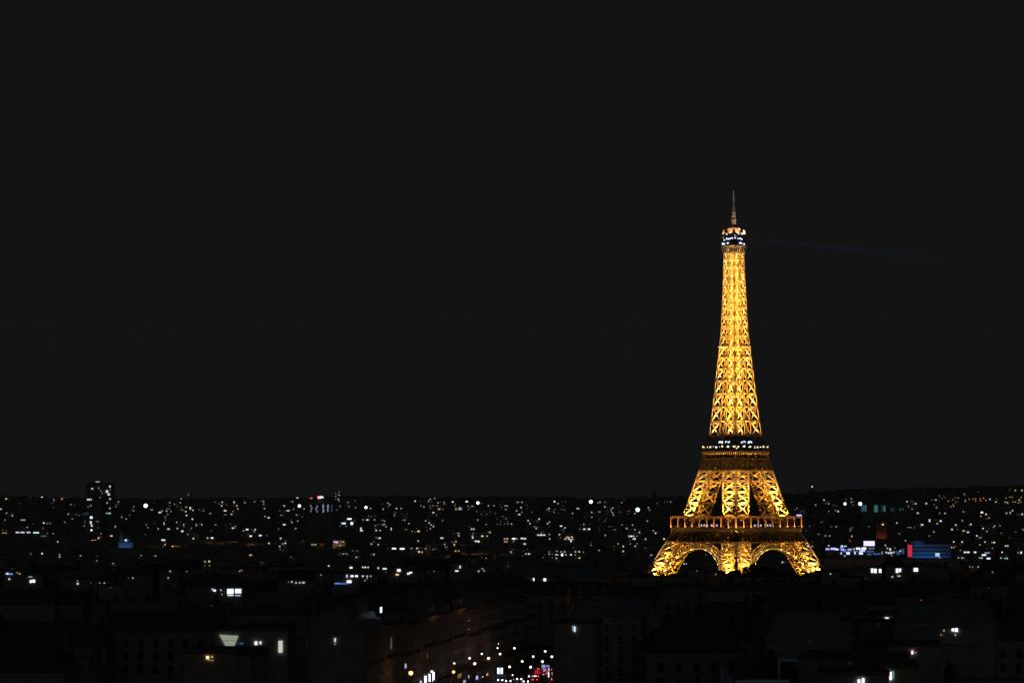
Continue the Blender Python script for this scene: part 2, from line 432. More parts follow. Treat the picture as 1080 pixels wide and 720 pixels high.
ms.lathe((0, 0, zt), [(2.4, 0), (2.4, .5), (1.7, .6), (1.7, 2.2), (2.2, 2.4), (2.2, 3.0), (1.4, 3.2)], 12)
ms.build('mast_drum', GREYM, tower)
ms = MB(); z0, z1 = zt + 3.0, zof(218.5)
for x, y in ((-.95, -.95), (.95, -.95), (.95, .95), (-.95, .95)): ms.bar((x, y, z0), (x * .6, y * .6, z1), .38)
z = z0; i = 0
while z < z1 - 1:
    ms.bar((-.75, -.75, z), (.75, -.75, z + 1.1), .22); ms.bar((.75, .75, z), (.75, -.75, z + 1.1), .22)
    ms.bar((-.75, .75, z), (-.75, -.75, z + 1.1), .22); ms.bar((.75, .75, z), (-.75, .75, z + 1.1), .22)
    if i % 2 == 0: ms.box((0, 0, z), (2.5 - 1.2 * (z - z0) / (z1 - z0), 2.5 - 1.2 * (z - z0) / (z1 - z0), .8))
    z += 1.5; i += 1
mast = ms.build('lattice_mast', GREYM, tower)
ms = MB(); ms.tube((0, 0, z1 - .5), (0, 0, zof(208)), .85, .62, 8); ms.tube((0, 0, zof(208)), (0, 0, zof(200.8)), .45, .22, 8)
ms.box((0, 0, zof(202.3)), (2.2, .2, .2)); ms.box((0, 0, zof(202.3)), (.2, 2.2, .2))
ms.build('antenna', GREYM, mast)

# the tower's own sodium projectors aimed up inside, with added spots outside its faces
PROJ = []
def projector_or_fill(p, watts, d=(0, 0, 1), ang=95, col=SODIUM, parent=tower, blend=.7):
    l = lamp('SPOT', 'projector_or_fill', p, watts, col, parent, .25, d, ang, blend); return l
KW = 4.0
for sx in (-1, 1):
    for sy in (-1, 1):
        def mid(z, t=.5):
            a = pillar_corners(z, sx, sy); return a[0].lerp(a[2], t)
        def updir(z): return (mid(z + 8) - mid(z)).normalized()
        for z, wt in ((8, 30e3), (16, 44e3), (24, 34e3), (30, 10e3)):
            projector_or_fill(mid(z, .42), wt * 1.35 * KW, updir(z), 150)
        for z, wt in ((Z1 + 6, 40e3), (Z1 + 13, 36e3), (Z1 + 21, 30e3), (Z1 + 2, 3e3)):
            projector_or_fill(mid(z, .33), wt * 1.15 * KW, updir(z), 140)
        for z, wt in ((17, 22e3), (Z1 + 9, 24e3)):                    # added beam outside each leg, brightening its outer faces white-gold
            a = pillar_corners(z, sx, sy); t_ = pillar_corners(z + 15, sx, sy)
            for q, g_, n in (((a[0] + a[1]) / 2, (t_[0] + t_[1]) / 2, Vector((0, sy, 0))), ((a[0] + a[3]) / 2, (t_[0] + t_[3]) / 2, Vector((sx, 0, 0)))):
                projector_or_fill(q + n * 5.0, wt * KW, (g_ - (q + n * 5.0)).normalized(), 46, (1, .60, .22))
        # added washes hung free off the legs to brighten their outer faces
        for z, wt in ((20, 13e3), (27, 5e3), (Z1 + 6, 10e3), (Z1 + 14, 10e3), (Z1 + 22, 8e3)):
            a = pillar_corners(z, sx, sy)
            for q, n in (((a[0] + a[1]) / 2, Vector((0, sy, 0))), ((a[0] + a[3]) / 2, Vector((sx, 0, 0)))):
                projector_or_fill(q + n * 2.2, wt * KW, (mid(z + 24) - mid(z)).normalized(), 60, (1, .53, .12))
z = Z3A + 1.0; i = 0; pr_ = random.Random(9)
while z < Z3B - 2:
    h = hs(z); g = h - pw(z) / 2
    for sx in (-1, 1):
        for sy in (-1, 1): projector_or_fill((sx * g * pr_.uniform(.8, 1), sy * g * pr_.uniform(.8, 1), z), 5.0e3 * pr_.uniform(.5, 1.6) * (h / 12) ** 1.35 * KW, (0, 0, 1), 175)
    z += 7.5 * (.6 + .4 * h / 14); i += 1
for k in range(4):                                                    # added pale spots outside the shaft, brightening the crossed columns
    for a_, b_ in list(zip(lv, lv[1:])):
        h = hs(a_); w = pw(a_)
        for s_ in (-1, 1):
            q = side_pt(k, s_ * (h - w / 2), a_ - .6, 1.5); t_ = side_pt(k, s_ * (hs(b_) - pw(b_) / 2), b_ + 4, .1)
            projector_or_fill(q, 2.7e3 * pr_.uniform(.6, 1.3) * (w / 8) ** 1.4 * 1.4 * KW, (t_ - q).normalized(), 62, PALE, blend=.9)
for k in range(4):                                                    # gallery and arch lamps
    for i in range(10):
        u = -H1 + .4 + (2 * H1 - .8) * i / 9; q = side_pt(k, u + .3, Z1 - .6, 0, H1 + .9)
        projector_or_fill(q, 3300, (side_pt(k, u, ZG1, 0, H1 - .2) - q).normalized(), 66, (1, .50, .13))
    for s in (-1, 1):
        t = .62 if s > 0 else math.pi - .62
        for tt, wt in ((.30, 3.5e3), (.5, 3e3), (.7, 2.6e3), (.9, 2.4e3), (1.1, 2.2e3), (1.3, 2e3)):
            t = tt if s > 0 else math.pi - tt
            q = arch_pt(k, t, RA - 1.3, .9); projector_or_fill(q, wt, (arch_pt(k, t + s * .16, RA + 1.2, -.6) - q).normalized(), 110, (1, .64, .18))
    for u in (-11, 11):
        [projector_or_fill(side_pt(k, u * uu, Z2 - 5.6, 1.6), 1500, (0, 0, 1), 120) for uu in (.35, 1, 1.5)]
        projector_or_fill(side_pt(k, u * 1.6, Z2B - 4, 1.5), 350, (0, 0, 1), 120)
        projector_or_fill(side_pt(k, u * 2, Z1B - 1, 3.0), 500, (0, 0, 1), 140)
projector_or_fill((5.5, 3, ZT2 + 2.0), 1.0, (0, 0, 1), 100)
for d in ((-9, -3), (-3, -9), (8, -8), (-8, 8)):
    q = Vector((d[0], d[1], ZT2 - .5)); projector_or_fill(q, (16e3 if d[0] > 0 else 4.6e3), (Vector((0, 0, ZT2 + 5)) - q).normalized(), 70, (1, .72, .52) if d[0] > 0 else (1, .5, .2))
projector_or_fill((-6, -6, zt - 1), 2600, (Vector((0, 0, zt + 14)) - Vector((-6, -6, zt - 1))).normalized(), 60, (1, .7, .45))
projector_or_fill((-6, -6, zt + 1), 16000, (Vector((0, 0, zt + 42)) - Vector((-6, -6, zt + 1))).normalized(), 30, (.8, .88, 1))
# ------------------------------------------------------------------ building builder
WALLS = [mat('cream_limestone_wall', (.40, .36, .29), .85, nscale=.4), mat('grey_render_wall', (.32, .31, .30), .85, nscale=.4), mat('ochre_render_wall', (.38, .31, .22), .85, nscale=.4), mat('concrete_wall', (.28, .28, .28), .85, nscale=.3)]
ZINC = mat('zinc_roof', (.20, .22, .25), .5, nscale=.8, namt=.2); SLATE = mat('slate_roof', (.09, .095, .11), .6, nscale=1.2, namt=.3); TAR = mat('flat_roof_gravel', (.14, .135, .13), .95, nscale=1.0, namt=.3)
BRICK = mat('brick_chimney', (.22, .17, .13), .9, nscale=2); POT = mat('clay_pot', (.3, .2, .14), .8); GLASS = mat('dark_window_glass', (.03, .035, .04), .12, spec=.6); TRIM = mat('stone_trim', (.45, .41, .34), .8)
ECOL = {'w': (.86, .89, 1.0), 'k': (.62, .78, 1.0), 'g': (.42, .95, .85), 'o': (1.0, .50, .16), 'y': (1.0, .80, .42), 'b': (.16, .36, 1.0), 'r': (1.0, .14, .12), 'v': (.52, .48, 1.0), 'p': (1.0, .84, .86), 'e': (.62, .68, .56), 'n': (1.0, .93, .82)}
CNAME = {'w': 'white', 'k': 'blue-white', 'g': 'green-white', 'o': 'orange', 'y': 'yellowish', 'b': 'blue', 'r': 'red', 'v': 'violet-white', 'p': 'pinkish', 'e': 'olive', 'n': 'white'}
def glow(c, b, Y=600):
    b = round(b * 2) / 2; q = round(Y / 700)                         
    return emis('lit_%s_%d_%d' % (CNAME[c].replace('-', '_'), int(b * 10), q), ECOL[c], (1.7 if q < 3 else 1.32) * (b / 9) ** 2.15 )
BLDGS = []          # (x0, x1, y, top) screen boxes of everything standing in the city, for the occlusion test
def rot(dx, dy, a): return dx * math.cos(a) - dy * math.sin(a), dx * math.sin(a) + dy * math.cos(a)

def block(name, cx, fy, yaw, w, d, z0, ztop, style, wallm=None, chim=True, house=True):
    """building whose front (towards the camera) is centred at (cx, fy); returns its Empty. local frame: front is y=0, depth to +y"""
    root = empty(name, (cx, fy, z0), yaw); h = ztop - z0
    if style == 'mansard':
        ev = h - min(4.2, h * .3); mb = MB(); mb.box((0, d / 2, ev / 2), (w, d, ev)); mb.box((0, d / 2, ev + .15), (w + .8, d + .8, .5)); mb.box((0, d / 2, ev * .25), (w + .3, d + .3, .4)); mb.box((0, d / 2, ev - 3.4), (w + .5, d + .5, .3))
        mb.build('wall', wallm or WALLS[0], root)
        mb = MB(); rh = h - ev; mb.box((0, d / 2, ev + .4 + rh / 2), (w - .2, d - .2, rh), 0, (w - 4) / w, (d - 4) / d); mb.box((0, d / 2, ev + .45 + rh), (w - 4, d - 4, .9), 0, .8, .5)
        rf = mb.build('roof', ZINC if int(cx) % 2 else SLATE, root); top = ev + .4 + rh
    elif style == 'gable':
        ev = h - min(4, h * .3); mb = MB(); mb.box((0, d / 2, ev / 2), (w, d, ev)); mb.build('wall', wallm or WALLS[2], root)
        mb = MB(); mb.box((0, d / 2, ev + (h - ev) / 2), (w + .8, d + .8, h - ev), 0, 1.0, .04); rf = mb.build('roof', SLATE, root); top = h - 1
    else:
        mb = MB(); mb.box((0, d / 2, h / 2), (w, d, h)); mb.build('wall', wallm or WALLS[3], root)
        mb = MB()
        for (x, y, a, b) in ((0, .2, w + .3, .5), (0, d - .2, w + .3, .5), (-w / 2, d / 2, .5, d - 1), (w / 2, d / 2, .5, d - 1)): mb.box((x, y, h + .4), (a, b, .8))
        if house: mb.box((w * .2, d * .5, h + 1.2), (min(5, w * .3), min(4, d * .4), 2.2))
        mb.box((0, d / 2, h + .06), (w - .6, d - .6, .1)); rf = mb.build('roof', TAR, root); top = h
    if chim:
        mb = MB(); pm = MB(); n = 2 if w > 18 else 1
        for i in range(n):
            x = (-w / 2 + .8) if i == 0 else (w / 2 - .8)
            mb.box((x, d / 2, top + .6), (.9, d * .35, 3.0))
            for q in range(5): mb.tube((x, d / 2 - d * .15 + q * d * .075, top + 2.05), (x, d / 2 - d * .15 + q * d * .075, top + 3.0), .2, .16, 6)
            mb.build('chimney', BRICK, rf); mb = MB()
    return root
def facade_hit(px, py, cx, fy, yaw):
    """where the sight line through a pixel meets the (yawed) front plane"""
    d = ray(px, py); nx, ny = math.sin(yaw), -math.cos(yaw)
    t = (cx * nx + fy * ny) / (d.x * nx + d.y * ny); return Vector((0, 0, CAM_Z)) + d * t
def to_local(p, cx, fy, z0, yaw):
    x, y = rot(p.x - cx, p.y - fy, -yaw); return x, y, p.z - z0

# ------------------------------------------------------------------ the lights seen across the city: (x, y, brightness, colour, width, height)
T = []
def tile(ox, oy, s, txt):
    for it in txt.replace('\n', ' ').split(';'):
        it = it.strip()
        if not it: continue
        q = it.split(','); x, y, b = float(q[0]), float(q[1]), float(q[2]); c = 'w'; w = h = None
        for a in q[3:]:
            if a[0] in ECOL: c = a
            elif a[0] == 'W': w = float(a[1:]) / s
            elif a[0] == 'H': h = float(a[1:]) / s
        base = .80 + b * .088
        T.append([ox + x / s, oy + y / s, b, c, (w * .82 if w else base), (h * .8 if h else base * .92)])
tile(0, 510, 8, '''52,126,7,y; 258,125,8,y; 354,114,9; 455,131,4; 455,144,3; 521,129,7,o; 163,160,2; 450,198,2; 5,212,6,W22; 55,246,5; 104,267,6; 42,303,4;
195,304,5,W50; 280,334,2; 230,367,5; 360,371,3; 369,329,8,k; 398,334,4; 424,334,4; 22,390,3; 38,414,4,y,W50; 147,409,7,W36; 190,409,7,W42; 240,409,7,W38; 305,411,8,g,W58; 400,417,3; 448,419,4;
352,440,4,g; 376,440,3.5,g,W26; 487,487,6; 260,589,3,y,H22; 355,587,8; 503,595,5; 503,614,6; 680,605,5; 817,604,2; 817,647,4; 954,671,5,y; 545,322,4; 576,255,5; 610,295,4; 646,256,3; 670,267,3; 600,174,4; 628,182,2;
711,354,4; 705,257,3,g; 725,247,4,g; 715,322,2,k,H40; 1000,151,5; 978,190,4; 1027,281,5; 1065,296,5; 973,359,6; 853,419,4; 831,458,7,y; 940,438,7,y,W22''')
tile(135, 510, 8, '''50,190,4; 48,227,4; 35,205,2; 14,263,3; 200,217,4,W25; 225,159,2; 352,158,5; 351,184,3; 392,172,4; 442,159,5; 449,128,7; 511,89,4; 268,241,7,W25; 288,230,5; 326,229,6; 362,232,4; 336,209,3,W25; 335,257,4;
314,279,4; 488,233,6; 494,266,7; 525,205,7,H25; 549,222,6; 492,196,4,W25; 455,218,3,W25; 415,196,2; 600,216,3; 637,224,4; 694,249,5; 543,296,7; 152,343,5; 168,369,4; 255,378,5; 225,328,2; 304,334,5,H28; 342,380,7,W25;
411,323,5; 417,375,6; 470,342,5; 470,355,4; 458,399,8,W22; 504,425,4; 535,374,4; 517,394,2; 576,342,5; 576,355,4; 624,344,6; 552,460,7; 671,456,6; 710,456,8,W25; 738,345,4; 705,392,2; 822,346,2; 298,473,8,W38; 312,512,6,y; 144,440,2; 588,438,1.5;
110,603,4; 232,606,5; 649,656,6,y; 685,653,8,y; 648,688,3; 688,688,4; 1033,600,7,o,W22; 733,154,3; 772,167,3; 795,154,6; 790,185,6; 832,175,3; 819,226,7,W24; 895,154,7; 918,184,6; 927,208,5; 888,232,4; 873,256,6; 820,260,3,W25;
985,158,5; 1068,150,4; 886,372,7,W25; 906,357,4; 975,395,5; 1005,384,8,W26; 1073,384,7; 1066,400,5; 1035,440,8,W24''')
tile(270, 510, 8, '''64,150,4,H20; 64,172,4; 72,208,5; 308,150,5; 349,118,6,W20; 239,185,7,k; 317,214,4; 406,210,5; 271,225,6,W30; 202,226,3; 215,264,3,W28; 341,262,5; 391,276,3; 352,312,5; 303,325,6; 238,343,7,W26; 335,376,5; 190,376,3;
75,274,5; 107,285,7,W22; 36,435,8,W26; 90,436,2,W24; 109,500,7; 208,459,7; 224,505,5; 247,500,7; 200,527,6; 250,482,4; 293,616,3; 225,560,2; 555,285,4; 549,311,4; 606,262,6; 609,330,6; 650,332,2;
672,80,3; 672,104,4; 673,128,3; 703,70,5; 703,95,5; 694,126,5; 700,140,5; 708,188,4; 680,220,3; 769,120,5,W30; 778,155,4; 785,190,4; 768,166,2; 838,140,3; 840,200,4; 966,207,5;
788,295,9,W45; 741,333,9,k,W40; 808,333,9,k,W25,H30; 760,356,4; 830,310,3; 712,354,3; 886,378,7,H26; 890,394,7,W28; 903,303,5; 938,303,7,W26; 1000,303,5; 950,273,3; 974,273,3; 1007,352,4; 1070,345,5; 1066,305,4; 1014,392,7; 1048,392,6;
1015,453,4; 1043,457,7,W24; 973,506,6; 994,488,3; 1031,512,6; 476,512,5,W20; 500,512,5,W20; 558,512,4,r; 662,488,8,v; 682,492,8.5,v,W28; 720,488,4; 737,488,5; 711,519,5; 815,562,3; 845,565,2.5; 860,565,2.5; 735,590,5; 754,588,4; 770,592,4; 712,588,3; 995,594,6; 970,594,2; 847,618,6;
614,691,7; 44,661,3,b; 62,661,3,b; 802,706,9,W28; 901,703,7; 922,703,8; 946,703,7; 1031,708,7; 1066,170,2; 1072,213,5; 690,543,1.5; 395,490,1.5''')
tile(405, 510, 8, '''32,162,5; 50,174,5; 40,190,3; 105,207,6; 145,207,5; 88,265,5; 88,245,3; 175,306,5; 158,306,3; 192,250,2; 170,270,2; 211,334,5; 60,380,6,H28; 17,359,5; 3,340,5; 3,312,5; 185,384,3,W25; 237,400,4; 291,400,7,W26; 288,481,6; 262,145,7; 312,183,4; 337,194,5;
376,146,5; 390,130,5; 428,121,5; 456,159,5; 390,184,3; 415,184,4; 450,184,4; 390,205,3; 465,212,6,y,W22; 490,213,4,W22; 507,152,4; 507,168,4; 416,242,6,W20; 445,262,3; 352,316,9; 380,328,6; 398,345,6; 417,359,6; 391,376,5; 362,392,3; 415,316,2; 495,307,4;
580,152,7,W20; 602,172,3; 599,187,3; 607,212,5,H22; 628,206,4; 630,218,4; 642,207,6,H26; 656,212,4,H22; 698,149,8,W24; 823,162,3; 709,187,4; 745,187,5; 713,213,3; 881,184,5; 928,184,5; 980,174,2; 1022,185,5; 1040,185,5; 1028,215,4,W20;
895,236,2.5,y; 865,255,3; 820,252,2.5,y; 778,228,2; 940,240,1.5; 791,303,6; 862,342,4; 955,340,3; 982,340,3; 1017,336,3; 1045,336,4; 1073,337,6; 1028,292,4; 1003,275,3; 740,381,7; 758,381,7; 752,418,4; 747,438,5; 748,453,8,k; 882,408,8,k,W26; 900,412,4,k;
829,440,7,y,W24; 870,440,6,y; 775,483,8,W18; 797,485,9,W22; 1018,463,6,y; 1040,463,7,y; 1028,487,6,o,W34; 488,456,7,W30; 512,510,5; 520,532,4; 533,532,3; 627,416,4,W24; 631,437,6; 585,416,2; 607,486,6,y; 593,513,6,y,H22; 580,490,3,y,W20; 604,565,7,o; 631,565,6,o;
584,600,3; 862,626,4; 1072,574,6; 926,600,1.5; 760,645,1.5; 85,545,9,p,W42; 153,547,9,W48; 232,543,4,W20; 279,543,7; 295,572,8; 320,575,6; 352,546,5; 416,552,4; 35,545,2; 642,700,6,H28; 1048,694,3; 830,715,5,k; 47,708,7''')
tile(540, 510, 8, '''48,154,4,W24; 85,154,5; 127,178,2; 76,200,6; 39,226,5; 84,238,4; 61,258,6,W24; 127,207,2; 168,238,3; 358,149,8; 388,167,5; 312,207,6; 295,217,4; 313,228,3; 362,216,3; 354,239,4; 433,217,3; 433,185,2; 387,247,2; 511,248,5; 555,208,6,W24;
727,160,4; 743,153,5; 783,153,3; 784,193,6; 737,236,4,y,W24; 671,240,6; 672,280,5; 850,203,5; 835,212,4; 837,228,4; 847,243,5; 855,262,5; 927,158,4; 945,130,2; 913,238,3; 988,231,3; 1038,249,5; 803,252,1.5;
136,311,6; 152,335,6; 229,295,7; 213,312,3; 317,321,5; 301,334,6; 190,360,4; 205,374,6; 414,355,7,W24; 447,370,6; 433,385,3; 606,341,5; 571,381,4; 611,381,7,W24; 650,381,8,W22; 737,300,2; 782,312,3; 822,360,3; 788,433,5; 735,390,2; 866,386,3,W24; 507,290,1.5; 611,282,1.5;
222,431,7,W22; 246,431,8,W22; 272,431,7,W24; 248,412,4,k; 316,426,5; 318,463,6; 400,427,6; 407,452,3; 450,464,5,W26; 470,450,6,W34; 482,464,7,W24; 505,448,7; 512,466,5,W22; 498,480,7,H26; 15,462,9,W34; 42,463,5; 84,460,8,W24; 108,462,8,W24; 13,486,5; 107,506,7,W22;
117,590,6; 143,590,7,W20; 100,565,2; 314,572,4; 314,592,5; 377,568,5; 377,597,6,y,W30; 375,627,6; 414,572,5; 444,572,6; 423,598,9,W20,H26; 455,597,6; 498,597,8; 535,572,6; 567,572,7; 603,575,4; 535,597,4; 569,624,7; 340,622,3; 340,592,3; 264,620,3; 538,627,2;
735,560,5; 668,516,4; 668,495,2; 864,528,2; 895,504,5; 938,527,7; 938,568,7,k; 998,506,4; 1040,525,6; 1056,503,4; 1018,347,5; 968,376,6; 1038,385,5; 928,345,4; 1075,408,6; 988,441,7; 1008,441,8,W20; 1028,441,6; 1032,463,8,k,W28; 1057,440,5''')
tile(680, 530, 9, '''35,45,5; 45,68,4; 25,172,5; 80,264,5; 102,287,7; 183,342,8; 215,355,5; 8,343,6; 62,495,6; 373,578,6; 395,578,5; 580,493,3; 495,645,3; 675,677,4; 245,-8,4; 190,-8,2; 118,5,3; 90,-145,2; 5,430,2''')
tile(840, 510, 9, '''149,26,7; 261,152,6; 278,184,3; 306,189,5; 182,199,5; 343,203,2; 469,145,3; 521,139,5; 521,172,5; 539,198,3; 640,275,7; 819,262,5,W24; 813,180,3; 601,340,6; 313,260,6; 372,253,4; 396,261,7; 252,358,2; 332,404,3; 377,405,5; 125,400,3; 250,358,2;
510,428,4; 530,414,3; 515,443,4; 691,403,3; 211,476,4; 275,492,5; 315,493,5; 525,496,6; 508,543,5,r; 89,548,6,r; 110,590,8,W22; 148,592,5,W20; 305,587,7; 820,385,7,y; 723,294,3,r; 953,370,6; 1050,168,6; 1062,214,4; 977,472,4,g; 1063,412,3,W30; 1035,539,5; 844,582,6; 785,715,5; 320,715,6;
25,298,9,v,W56; 5,231,4; 75,275,2; 30,465,5; 60,415,3; 85,170,1.5,o''')
tile(960, 510, 9, '''52,188,7; 28,190,3; 18,238,4; 70,277,7; 153,186,7; 208,153,3; 243,152,6; 279,115,3; 228,195,3; 250,226,5; 330,132,2; 455,133,4; 513,96,4; 360,163,7,o,W22; 403,152,6,o; 405,198,6,o; 385,215,6,o; 411,213,7,o,W22; 430,178,3; 523,155,6,o; 520,166,4,o; 558,144,6,o; 595,144,4,o; 619,140,4,o; 620,162,6,o;
662,140,4,o; 667,160,7,o; 694,134,4,o; 717,157,6,o; 757,145,6; 813,170,6; 280,278,4; 331,279,6,y; 504,263,5; 495,348,5; 184,347,9,v,H30; 289,352,9,k; 257,377,6,y; 113,387,7,W26; 225,456,5; 180,493,4; 40,413,3; 5,413,4; 396,432,8; 432,390,7; 450,432,3; 507,445,6,W24; 548,458,7,W22; 575,384,7; 691,423,7; 727,450,5;
632,492,7; 665,510,4,W26; 792,410,5; 803,398,5; 853,397,4; 863,467,3; 680,271,9,W28; 720,288,7; 748,323,5; 670,308,6,o; 908,134,6,o,W24; 945,125,5,o; 967,125,6,o; 900,172,5,g; 922,177,6,g; 975,168,6,o; 998,170,5,o; 1035,152,6,y; 1027,180,7,o; 1047,170,4,o; 1052,127,6,o; 998,62,6,y; 1060,62,7,y; 940,62,2; 914,278,6; 950,275,5,H26;
971,253,6; 1063,288,7; 1015,285,2,y; 1035,290,2,y; 1076,435,5; 413,549,7; 493,551,7; 709,551,6; 662,577,5; 776,557,5; 797,556,8,W20; 392,603,6; 415,603,5; 905,588,7,k; 925,588,7,k; 476,629,4; 520,648,8,W26; 550,648,8,W30; 615,648,8,W26; 700,674,9,k,W48; 730,655,5,k,W60; 872,648,7; 1053,652,8,H26; 1025,652,5,k; 457,702,6; 492,702,6; 510,702,4;
658,702,6; 678,702,7; 743,707,9,W40; 861,702,6; 900,706,6,g; 920,706,7,g; 780,610,4; 730,610,2; 940,510,2; 1005,460,2; 650,72,1.5; 840,185,1.5; 250,700,3''')
tile(0, 500, 5.143, '''66,514,4; 40,538,9,v,W16; 60,540,7,b,W18; 94,533,4,y; 107,538,5,y; 50,567,7; 165,555,4,W26; 167,580,9,H18; 183,578,9,W16,H18; 421,578,4,k; 422,592,8,k; 492,586,3; 517,581,5; 541,589,4; 566,589,5; 600,614,3,b; 721,561,5; 696,562,2; 913,561,5; 923,525,5; 765,439,4; 320,718,1.5''')
tile(180, 500, 5.143, '''56,524,7,W18; 88,526,3; 226,622,6; 238,629,9,W16; 273,627,6,k; 278,650,4; 324,634,9,k,W40,H32; 366,632,9,k,W38,H28; 325,655,7,k,W38,H8; 365,656,6,k,W34,H6; 374,525,4; 384,520,4; 640,583,3; 658,582,6; 680,587,6; 700,587,6; 720,586,6,W16; 815,545,4; 905,591,6,b,W36''')
tile(360, 500, 5.143, '''30,551,6,H18; 58,551,9,W18; 82,551,9,W16; 116,551,7; 140,552,6; 160,551,5; 42,581,9,W28,H16; 15,592,5,b,W40; 128,575,4; 140,563,4; 200,508,7; 235,511,8,W26; 262,507,7; 312,520,8,W22,H16; 303,543,7,y,W20; 362,538,8,W20; 376,532,8,W18; 465,525,3; 503,525,3; 626,524,8,W20; 745,524,6,k; 775,522,5,k; 295,662,2.5,W34; 365,664,1.5''')
tile(540, 500, 5.143, '''121,569,8.5,W15,H18; 178,571,8.5,W15,H18; 18,622,3,W18; 341,838,8,k,W7,H34; 332,834,5,k,W5,H34''')
tile(820, 500, 4.154, '''22,384,7; 232,376,7; 293,383,5; 358,383,7; 445,372,4; 415,421,9,W11,H22; 429,422,9,W11,H22; 451,422,8.5,W14,H20; 524,421,9,W12,H22; 537,419,8,W10,H18; 606,417,9,W22,H18; 503,448,6; 532,443,7,y,W16; 232,435,5; 881,406,7; 843,404,4,y; 855,406,4,y; 942,428,4; 630,552,6,r; 925,496,1.5''')
tile(840, 600, 4.5, '''429,237,9,W19,H20; 430,256,4; 390,260,1.5; 700,290,6,o; 687,310,4,y; 743,286,8.5,W13,H16; 759,287,9,W15,H20; 754,311,5; 550,394,9,H18; 550,380,5,r; 567,395,4; 410,510,9,W14,H46; 430,510,9,W13,H52; 447,505,8,W12,H46; 460,500,4,g,W6,H46; 316,528,8,W14,H30; 296,532,8,W14,H26; 276,538,3; 60,341,1.5; 160,22,4,k; 250,445,1.5''')
tile(180, 600, 6, '''1040,446,6,W11,H28; 1040,470,3,k,W11,H20; 234,557,8,y,W20,H22; 262,553,6,y; 245,574,4,o,W20; 265,576,4,o,W14; 348,572,2,H24; 440,553,2; 950,36,3; 100,15,2''')

T.sort()
FAR_Y = lambda py: None
def depth_for(px, py):
    """distance at which a window some 13 m up stands on the ground seen at this pixel"""
    if py >= 600: return max(330, min(1120, Y_at_z(px, py, 43 + 6.5 * smooth(625, 660, py))))
    lo = None; Y = 1750.0; d = ray(px, py)
    while Y < 8200:
        p = at(px, py, Y)
        if p.z - ground_z(p.x, Y) < 13: return Y
        Y += 25
    return 8150.0
L = []; _lr = random.Random(4)
for x, y, b, c, w, h in T:
    if c == 'w' and y < 600: c = _lr.choice('wwwwnnnkyn')
    L.append(dict(x=x, y=y, b=b, c=c, w=w, h=h, Y=depth_for(x, y)))
hill = [l for l in L if l['c'] == 'o' and l['y'] < 536 and l['x'] > 950]
L = [l for l in L if l not in hill]

# group neighbouring lights into buildings
clusters = []
for l in sorted(L, key=lambda l: (-l['y'], l['x'])):
    best = None
    for c in clusters:
        x0 = min(c['x0'], l['x'] - l['w'] / 2); x1 = max(c['x1'], l['x'] + l['w'] / 2); y0 = min(c['y0'], l['y']); y1 = max(c['y1'], l['y'])
        if y1 - y0 < (7.5 if l['y'] < 600 else 9) and x1 - x0 < max(19 if l['y'] < 600 else 26, l['w'] + 3):
            gap = max(c['x0'] - l['x'], l['x'] - c['x1'], 0) + (c['y0'] - l['y'] if l['y'] < c['y0'] else 0)
            if gap < 8.5 and (best is None or gap < best[0]): best = (gap, c, x0, x1, y0, y1)
    if best: c = best[1]; c['l'].append(l); c['x0'], c['x1'], c['y0'], c['y1'] = best[2:]
    else: clusters.append(dict(l=[l], x0=l['x'] - l['w'] / 2, x1=l['x'] + l['w'] / 2, y0=l['y'], y1=l['y']))
def fin(c):
    c['x0'] = min(l['x'] - l['w'] / 2 for l in c['l']); c['x1'] = max(l['x'] + l['w'] / 2 for l in c['l'])
    c['y0'] = min(l['y'] - l['h'] / 2 for l in c['l']); c['y1'] = max(l['y'] + l['h'] / 2 for l in c['l'])
for c in clusters:
    fin(c); c['Y'] = min(l['Y'] for l in c['l']); rr = random.Random(int(c['x0'] * 31 + c['y0'] * 7)); c['rr'] = rr
    c['ml'], c['mr'] = rr.uniform(.6, 2.6), rr.uniform(.6, 2.6); c['mt'] = rr.uniform(.3, 1.0)
# a light that a nearer building would hide belongs to that building
clusters.sort(key=lambda c: c['Y'])
for i, c in enumerate(clusters):
    for d in clusters[i + 1:]:
        if d['Y'] <= c['Y'] or c['y1'] < 500: continue
        for l in list(d['l']):
            if c['x0'] - c['ml'] - 1 < l['x'] < c['x1'] + c['mr'] + 1 and l['y'] > c['y0'] - c['mt'] - 1.6:
                d['l'].remove(l); c['l'].append(l)
    fin(c) if c['l'] else None
clusters = [c for c in clusters if c['l']]
for c in clusters: fin(c)

OBSTACLE = []   # what fillers must not hide: (x0, x1, y_bottom, Y)
for c in clusters: OBSTACLE.append((c['x0'] - .5, c['x1'] + .5, c['y1'] + .8, c['Y']))
def blocked(xa, xb, Y):
    """lowest screen row a building may reach to without hiding a light behind it"""
    lim = 0
    for x0, x1, yb, Yo in OBSTACLE:
        if Yo > Y + 1 and x1 > xa and x0 < xb: lim = max(lim, yb)
    return lim
LAND = [(152, 532, 'blue floodlight mast'), (335, 530, 'red-topped office tower'), (368, 549, 'three bright blue-white windows'), (504, 530, 'lone bright skyline window'), (623, 529, 'warm white floodlight mast'),
        (673, 537, 'right-hand blue floodlight mast'), (106, 522, 'two tall housing towers'), (132, 570, 'blue-lit church'), (960, 580, 'long blue-lit hall'), (777, 560, 'lattice tower'), (247, 624, 'big bright double window'),
        (425, 578, 'pink and white window pair'), (590, 582, 'wide many-windowed block'), (40, 561, 'long strip of lit windows'), (500, 575, 'orange windows'), (385, 600, 'row of blue-white windows'), (1020, 526, 'orange hillside lamps'), (500, 700, 'lamp-lit avenue'), (905, 531, 'teal-striped offices')]
NUM = ['no', 'one', 'two', 'three', 'four', 'five', 'six', 'seven', 'eight', 'nine', 'ten', 'eleven', 'twelve']
